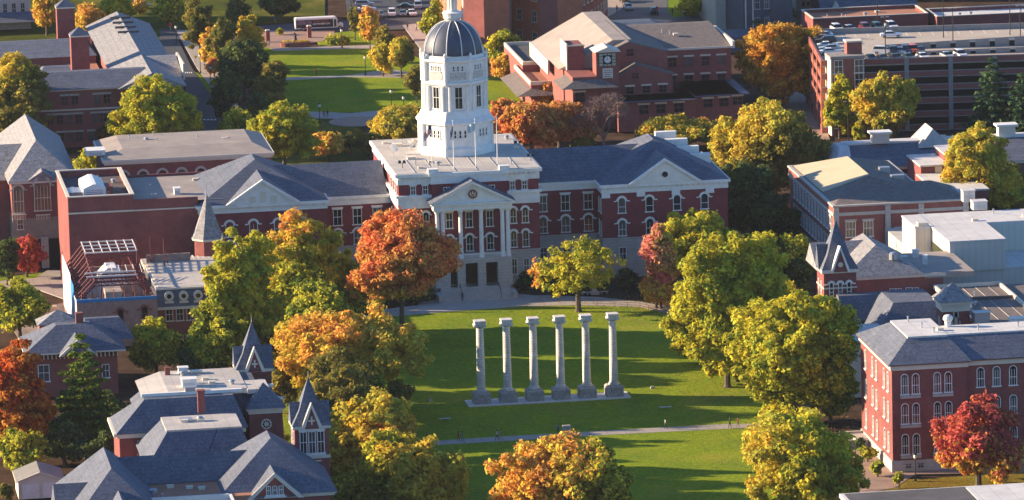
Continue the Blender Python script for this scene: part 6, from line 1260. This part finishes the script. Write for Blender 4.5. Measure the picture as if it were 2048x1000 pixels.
# ---------------- people ----------------
SKIN=mat('skin',(.42,.25,.18),rough=.6); HAIR=mat('brown_hair',(.05,.03,.02)); CL={}
for n_,c in dict(black=(.015,.015,.02),white=(.6,.6,.6),crimson=(.35,.03,.08),blue=(.06,.14,.30),teal=(.03,.18,.20),navy=(.02,.03,.08),khaki=(.30,.22,.12),purple=(.22,.05,.22),grey=(.18,.18,.19),pink=(.6,.25,.28)).items(): CL[n_]=mat(n_+'_cloth',c)
def person_proto(stride):
    me=bpy.data.meshes.new('body'); V=[(0,0,.95),(0,0,1.12),(0,0,1.32),(0,0,1.44),(0,0,1.52),(0,0,1.62),(0,0,1.70)]; Rr=[.145,.125,.155,.12,.05,.085,.075]; E=[(0,1),(1,2),(2,3),(3,4),(4,5),(5,6)]
    for s in (-1,1):
        k=len(V); f=s*stride
        V+=[(s*.10,0,.90),(s*.11,f*.5-.02,.50),(s*.11,f,.09),(s*.11,f-.13,.035)]; Rr+=[.09,.062,.042,.038]; E+=[(0,k),(k,k+1),(k+1,k+2),(k+2,k+3)]
        k=len(V); V+=[(s*.19,0,1.40),(s*.24,-f*.35,1.14),(s*.25,-f*.8-.05,.90),(s*.25,-f*.85-.07,.80)]; Rr+=[.06,.042,.032,.030]; E+=[(3,k),(k,k+1),(k+1,k+2),(k+2,k+3)]
        k=len(V)
        for q in range(5): V.append((s*.25+(q-2)*.014,-f*.85-.09,.735-.006*(2-abs(q-2)))); Rr.append(.009); E.append((k-1,k+q))
    me.from_pydata(V,E,[]); o=bpy.data.objects.new('body',me); COL.objects.link(o); o.modifiers.new('s','SKIN'); o.modifiers.new('u','SUBSURF').levels=1
    for i,v in enumerate(me.skin_vertices[0].data): v.radius=(Rr[i],Rr[i]*.82); v.use_root=(i==0)
    bpy.context.view_layer.update(); m2=bpy.data.meshes.new_from_object(o.evaluated_get(bpy.context.evaluated_depsgraph_get())); bpy.data.objects.remove(o)
    m2.materials.clear()
    for m_ in (SKIN,CL['white'],CL['navy'],TYRE): m2.materials.append(m_)
    for p in m2.polygons:
        z=p.center.z; x=abs(p.center.x); p.material_index=3 if z<.09 else 0 if (z>1.47 or (x>.2 and z<.95)) else 2 if (z<.98 and x<.2) else 1
        p.use_smooth=True
    hm=MB().ring(0,.012,[(.05,1.52),(.088,1.58),(.095,1.66),(.075,1.73),(.02,1.765)],10)
    t=thing('person','',"person",(0,0,0)); b=bpy.data.objects.new('body',m2); COL.objects.link(b); b.parent=t; obj('hair',hm,HAIR,t,smooth=True); return t
PP=[person_proto(.22),person_proto(.05)]; PU=set()
def person(px,py,top_,leg,deg,k,label,z=.05):
    t=PP[k] if k not in PU else copy_tree(PP[k]); PU.add(k); p=G(px,py,z); t.location=p; t.rotation_euler=(0,0,R(deg)); t.scale=(1.06,1.06,1.04); t['label']=label; t['group']='people on the paths'
    for c in t.children:
        if c.name.startswith('body'):
            for i,m_ in ((1,CL[top_]),(2,CL[leg])): c.material_slots[i].link='OBJECT'; c.material_slots[i].material=m_
for a in ((917,883,'crimson','crimson',90,0,'person in a crimson top, left of the pair at the left of the lawn path'),(925,884,'blue','grey',90,0,'person in a blue top, right of the pair at the left of the lawn path'),(994,881,'white','black',100,0,'person in a white top and black shorts on the lawn path'),(1002,879,'khaki','khaki',90,0,'person in khaki beside the one in white on the lawn path'),
 (1116,869,'blue','navy',0,1,'person in blue standing left of the stone marker'),(1331,858,'white','navy',90,0,'lone person in a white top walking the lawn path'),(1460,856,'black','black',-90,0,'person in black at the right end of the lawn path'),(1476,855,'crimson','khaki',-90,0,'person in red at the right end of the lawn path'),
 (925,603,'black','black',10,0,'person in black on the plaza below the portico steps'),(632,152,'crimson','black',0,1,'person in red standing on the middle path of the far lawn'),(648,236,'purple','crimson',0,1,'person in purple near the lawn lamp on the lower far path'),(655,235,'black','navy',0,1,'person in black near the lawn lamp on the lower far path'),
 (501,64,'white','black',40,0,'person in a white top beside the left brick pier of the plaza'),(521,22,'black','black',0,0,'person in black, leftmost of the walkers at the top edge'),(530,18,'grey','navy',0,0,'person in grey in the middle of the walkers at the top edge'),(538,20,'black','navy',30,0,'person in black on the right of the walkers at the top edge'),
 (545,9,'navy','black',0,0,'person in navy highest among the walkers at the top edge'),(550,46,'blue','khaki',60,0,'person in blue on the sunny strip left of the bus'),(815,60,'black','black',0,1,'person in black on the walk below the parking lot'),(833,62,'white','black',60,0,'person in white striding below the parking lot'),
 (577,95,'white','navy',0,1,'person in white and navy in front of the flower planter'),(538,95,'white','khaki',0,1,'person in white on the grass left of the flower planter'),(1345,32,'black','navy',0,0,'person in black crossing by the black boxy car'),(1356,65,'black','navy',0,1,'person in black standing at the corner lawn'),(1371,66,'navy','black',0,1,'person in navy right of the one at the corner lawn'),
 (1737,978,'teal','black',0,1,'person in a teal top on the brick side walk'),(1728,981,'pink','white',0,1,'person in pink left of the one in teal'),(1672,884,'purple','navy',0,1,'person in purple under the trees by the brick hall'),(1694,888,'navy','navy',90,0,'person in navy walking by the dark rounded shrub'),(1234,25,'crimson','black',0,1,'person in red on the sunny sidewalk'),
 (1148,296,'white','black',0,1,'person in white behind the right wing roof')): person(*a)
# ---------------- lamps, piers, monuments ----------------
def lamp_proto():
    t=thing('street_lamp','',"lamp",(0,0,0)); obj('post',MB().ring(0,0,[(.22,0),(.2,.35),(.09,.55),(.07,3.5),(.12,3.6)],8),BLACK,t); obj('lamp_globe',MB().ring(0,0,[(.12,3.6),(.27,3.8),(.30,4.1),(.2,4.3)],10),WHITE,t); obj('lamp_cap',MB().ring(0,0,[(.34,4.3),(.2,4.45),(.04,4.6)],10),BLACK,t); return t
LP0=lamp_proto()
for i,(px,py,l) in enumerate(((640,248,'post lamp before the lower far path, beside the person in purple'),(783,219,'post lamp on the lower right of the far lawn'),(731,150,'post lamp on the middle path of the far lawn'),(684,95,'post lamp at the plaza lawn right of the bus'),(1831,962,'post lamp before the red brick hall with paired windows'),
  (808,232,'post lamp behind the wide golden tree row'),(353,88,'post lamp at the upper left street corner'),(401,146,'post lamp by the upper left crosswalk'),(421,170,'post lamp beside the sunlit yellow shrub'),(445,240,'post lamp at the lower end of the upper left street'),(1660,960,'post lamp hidden in the tree left of the brick side walk'))):
    t=LP0 if i==0 else copy_tree(LP0); t.location=G(px,py,.05); t['label']=l; t['group']='post lamps'
def mast_proto():
    t=thing('deck_light_mast','',"light mast",(0,0,0)); obj('mast',MB().tube((0,0,0),(0,0,8.5),.12,.08,8),BLACK,t)
    for s in (-1,1): obj('lamp_head',MB().box(s*.2 if s>0 else -.9,.9 if s>0 else -.2,-.15,.15,8.4,8.55),METAL,t)
    return t
M0=mast_proto()
for i,(px,py,z,l) in enumerate(((1771,113,GD,'light mast rising from the car cluster on the garage roof'),(1755,52,GD,'light mast behind the back row of the garage roof'),(1887,75,GD,'light mast at the long ramp wall, left of the next one'),(1906,95,GD,'light mast between the two ramp walls'),(2020,70,GD,'light mast near the right edge, left of the last one'),(2041,90,GD,'light mast at the far right edge of the garage roof'),(461,38,.0,'tall light pole beside the dark trees left of the bus'),(702,14,.05,'light pole in the parking lot behind the slender olive tree'),(1697,283,0,'thin pale pole behind the metal roof hall'))):
    t=M0 if i==0 else copy_tree(M0); t.location=G(px,py,z); t['label']=l; t['group']='light masts'
for i,(px,py,l) in enumerate(((536,84,'left brick pier with pale cap on the sunny plaza'),(619,75,'right brick pier with pale cap in front of the bus'))):
    p=G(px,py,.02); t=thing('brick_pier',l,'pier',p,'plaza piers'); obj('brick_shaft',MB().box(p[0]-.45,p[0]+.45,p[1]-.45,p[1]+.45,0,2.7),BR_B,t); obj('cap',MB().frus(p[0]-.6,p[0]+.6,p[1]-.6,p[1]+.6,2.7,p[0]-.4,p[0]+.4,p[1]-.4,p[1]+.4,2.95),CREAM,t)
p=G(591,92,.02); t=thing('flower_planter','brick planter with yellow flowers around a dark bronze animal statue base','planter',p); obj('brick_wall',MB().prism([(p[0]+3.6*math.cos(a*math.pi/8),p[1]+1.6*math.sin(a*math.pi/8)) for a in range(16)],0,.9),BR_B,t)
rng=np.random.default_rng(3); P_=np.array([p[0],p[1],1.1])+np.stack([rng.uniform(-3.,3.,500),rng.uniform(-1.2,1.2,500),rng.uniform(-.1,.25,500)],1)-np.array(p)
o=bpy.data.objects.new('flowers',mesh_from(quads(P_,rng.normal(size=(500,3))+[0,0,1],np.full(500,.13),rng),'flowers',GOLD)); COL.objects.link(o); o.parent=t
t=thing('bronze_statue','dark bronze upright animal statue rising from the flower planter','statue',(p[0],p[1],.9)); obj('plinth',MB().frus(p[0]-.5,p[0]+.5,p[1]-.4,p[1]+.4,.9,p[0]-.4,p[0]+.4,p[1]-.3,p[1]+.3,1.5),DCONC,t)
m_=MB().tube((p[0],p[1],1.5),(p[0]+.1,p[1],2.5),.3,.24,8).tube((p[0]+.1,p[1],2.45),(p[0]-.1,p[1],3.1),.22,.16,8).tube((p[0]-.1,p[1],3.0),(p[0]-.35,p[1],3.15),.17,.09,8).tube((p[0],p[1],2.3),(p[0]-.5,p[1]-.1,2.2),.09,.07,6).tube((p[0]+.1,p[1],1.8),(p[0]+.6,p[1],1.55),.1,.05,6); obj('figure',m_,BLACK,t)
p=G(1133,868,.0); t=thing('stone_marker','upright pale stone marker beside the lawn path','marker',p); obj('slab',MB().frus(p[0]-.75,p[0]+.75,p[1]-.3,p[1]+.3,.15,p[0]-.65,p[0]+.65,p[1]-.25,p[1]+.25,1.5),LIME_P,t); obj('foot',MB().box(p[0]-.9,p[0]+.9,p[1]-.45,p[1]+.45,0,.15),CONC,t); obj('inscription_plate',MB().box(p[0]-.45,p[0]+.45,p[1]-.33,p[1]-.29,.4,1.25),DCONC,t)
p=G(1189,588,.0); t=thing('white_pedestal','white pedestal with low benches before the recessed wing','pedestal',p); obj('pillar',MB().frus(p[0]-.5,p[0]+.5,p[1]-.5,p[1]+.5,.6,p[0]-.35,p[0]+.35,p[1]-.35,p[1]+.35,2.8).box(p[0]-.8,p[0]+.8,p[1]-.8,p[1]+.8,0,.6),LIME_P,t)
obj('bench',MB().box(p[0]-2.6,p[0]-1.0,p[1]-.6,p[1],.4,.52).box(p[0]-2.4,p[0]-2.2,p[1]-.5,p[1]-.1,0,.4).box(p[0]-1.4,p[0]-1.2,p[1]-.5,p[1]-.1,0,.4),LIME_P,t); obj('bench',MB().box(p[0]+1.,p[0]+2.6,p[1]-.6,p[1],.4,.52).box(p[0]+2.2,p[0]+2.4,p[1]-.5,p[1]-.1,0,.4).box(p[0]+1.2,p[0]+1.4,p[1]-.5,p[1]-.1,0,.4),LIME_P,t)
for px,py,l in ((1331,819,'low metal bench frame on the lawn right of the columns, nearer the path'),(1305,777,'tiny white lawn light right of the last stone column'),(890,842,'low metal bench frame on the shaded lawn left of the columns'),(862,802,'small grey lawn light at the sunny strip left of the columns')):
    p=G(px,py,0); t=thing('lawn_fixture',l,'fixture',p); 
    if 'bench' in l: obj('seat',MB().box(p[0]-1.,p[0]+1.,p[1]-.3,p[1]+.3,.42,.48),METAL,t); [obj('leg',MB().tube((p[0]+s*.85,p[1],0),(p[0]+s*.7,p[1],.43),.04),METAL,t) for s in (-1,1)]
    else: obj('box',MB().frus(p[0]-.35,p[0]+.35,p[1]-.25,p[1]+.25,0,p[0]-.25,p[0]+.25,p[1]-.1,p[1]+.25,.4),CONC,t)
for px,py,l in ((1314,36,'red stop sign at the far street corner'),(341,68,'small red sign at the top of the upper left street'),(392,134,'yellow crossing sign beside the upper left crosswalk'),(436,232,'red and white sign at the kerb of the upper left street')):
    p=G(px,py,.05); t=thing('road_sign',l,'sign',p,'road signs'); obj('post',MB().tube(p,(p[0],p[1],2.2),.04),METAL,t); r=.42; n=8 if 'yellow' not in l else 4
    obj('sign_plate',MB().ext([(p[0]+r*math.cos(2*math.pi*i/n+math.pi/n*(n==8)),2.4+r*math.sin(2*math.pi*i/n+math.pi/n*(n==8))) for i in range(n)],p[1]-.06,p[1]-.03),mat('sign_yellow',(.7,.65,.03)) if n==4 else (bpy.data.materials.get('sign_red') or mat('sign_red',(.6,.02,.03))),t)
p=G(1352,592,0)
# statue-like plinth left of the entrance and site clutter of the work yard
for px,py,w_,h_,m_,l in ((100,640,3.2,2.6,BR_T,'stack of salvaged brick in the work yard left of the roofless hall'),(118,655,2.6,1.1,LUMB,'pale stack of boards in the work yard'),(75,632,2.2,2.3,BR_B,'dark site container at the back of the work yard')):
    p=G(px,py,0); t=tag(obj('material_stack' if 'stack' in l else 'site_container',MB().box(p[0]-w_/2,p[0]+w_/2,p[1]-1,p[1]+1,0,h_*.5).box(p[0]-w_/2+.15,p[0]+w_/2-.3,p[1]-.85,p[1]+.9,h_*.5+.01,h_),m_,off=p),l,'stack' if 'stack' in l else 'container')

# ---------------- thin autumn haze ----------------
hz=obj('haze',MB().box(-1600,1700,-1400,4600,-4,235),mat('haze_surface',(1,1,1)),None)
hz['kind']='stuff'; hm=hz.data.materials[0]; hm.name='haze_air'; nn=hm.node_tree.nodes; 
for x in [q for q in nn if q.type!='OUTPUT_MATERIAL']: nn.remove(x)
pv=nn.new('ShaderNodeVolumePrincipled'); pv.inputs['Color'].default_value=(.80,.87,1,1); pv.inputs['Density'].default_value=.000016; pv.inputs['Anisotropy'].default_value=.2
hm.node_tree.links.new(pv.outputs[0],[q for q in nn if q.type=='OUTPUT_MATERIAL'][0].inputs['Volume'])
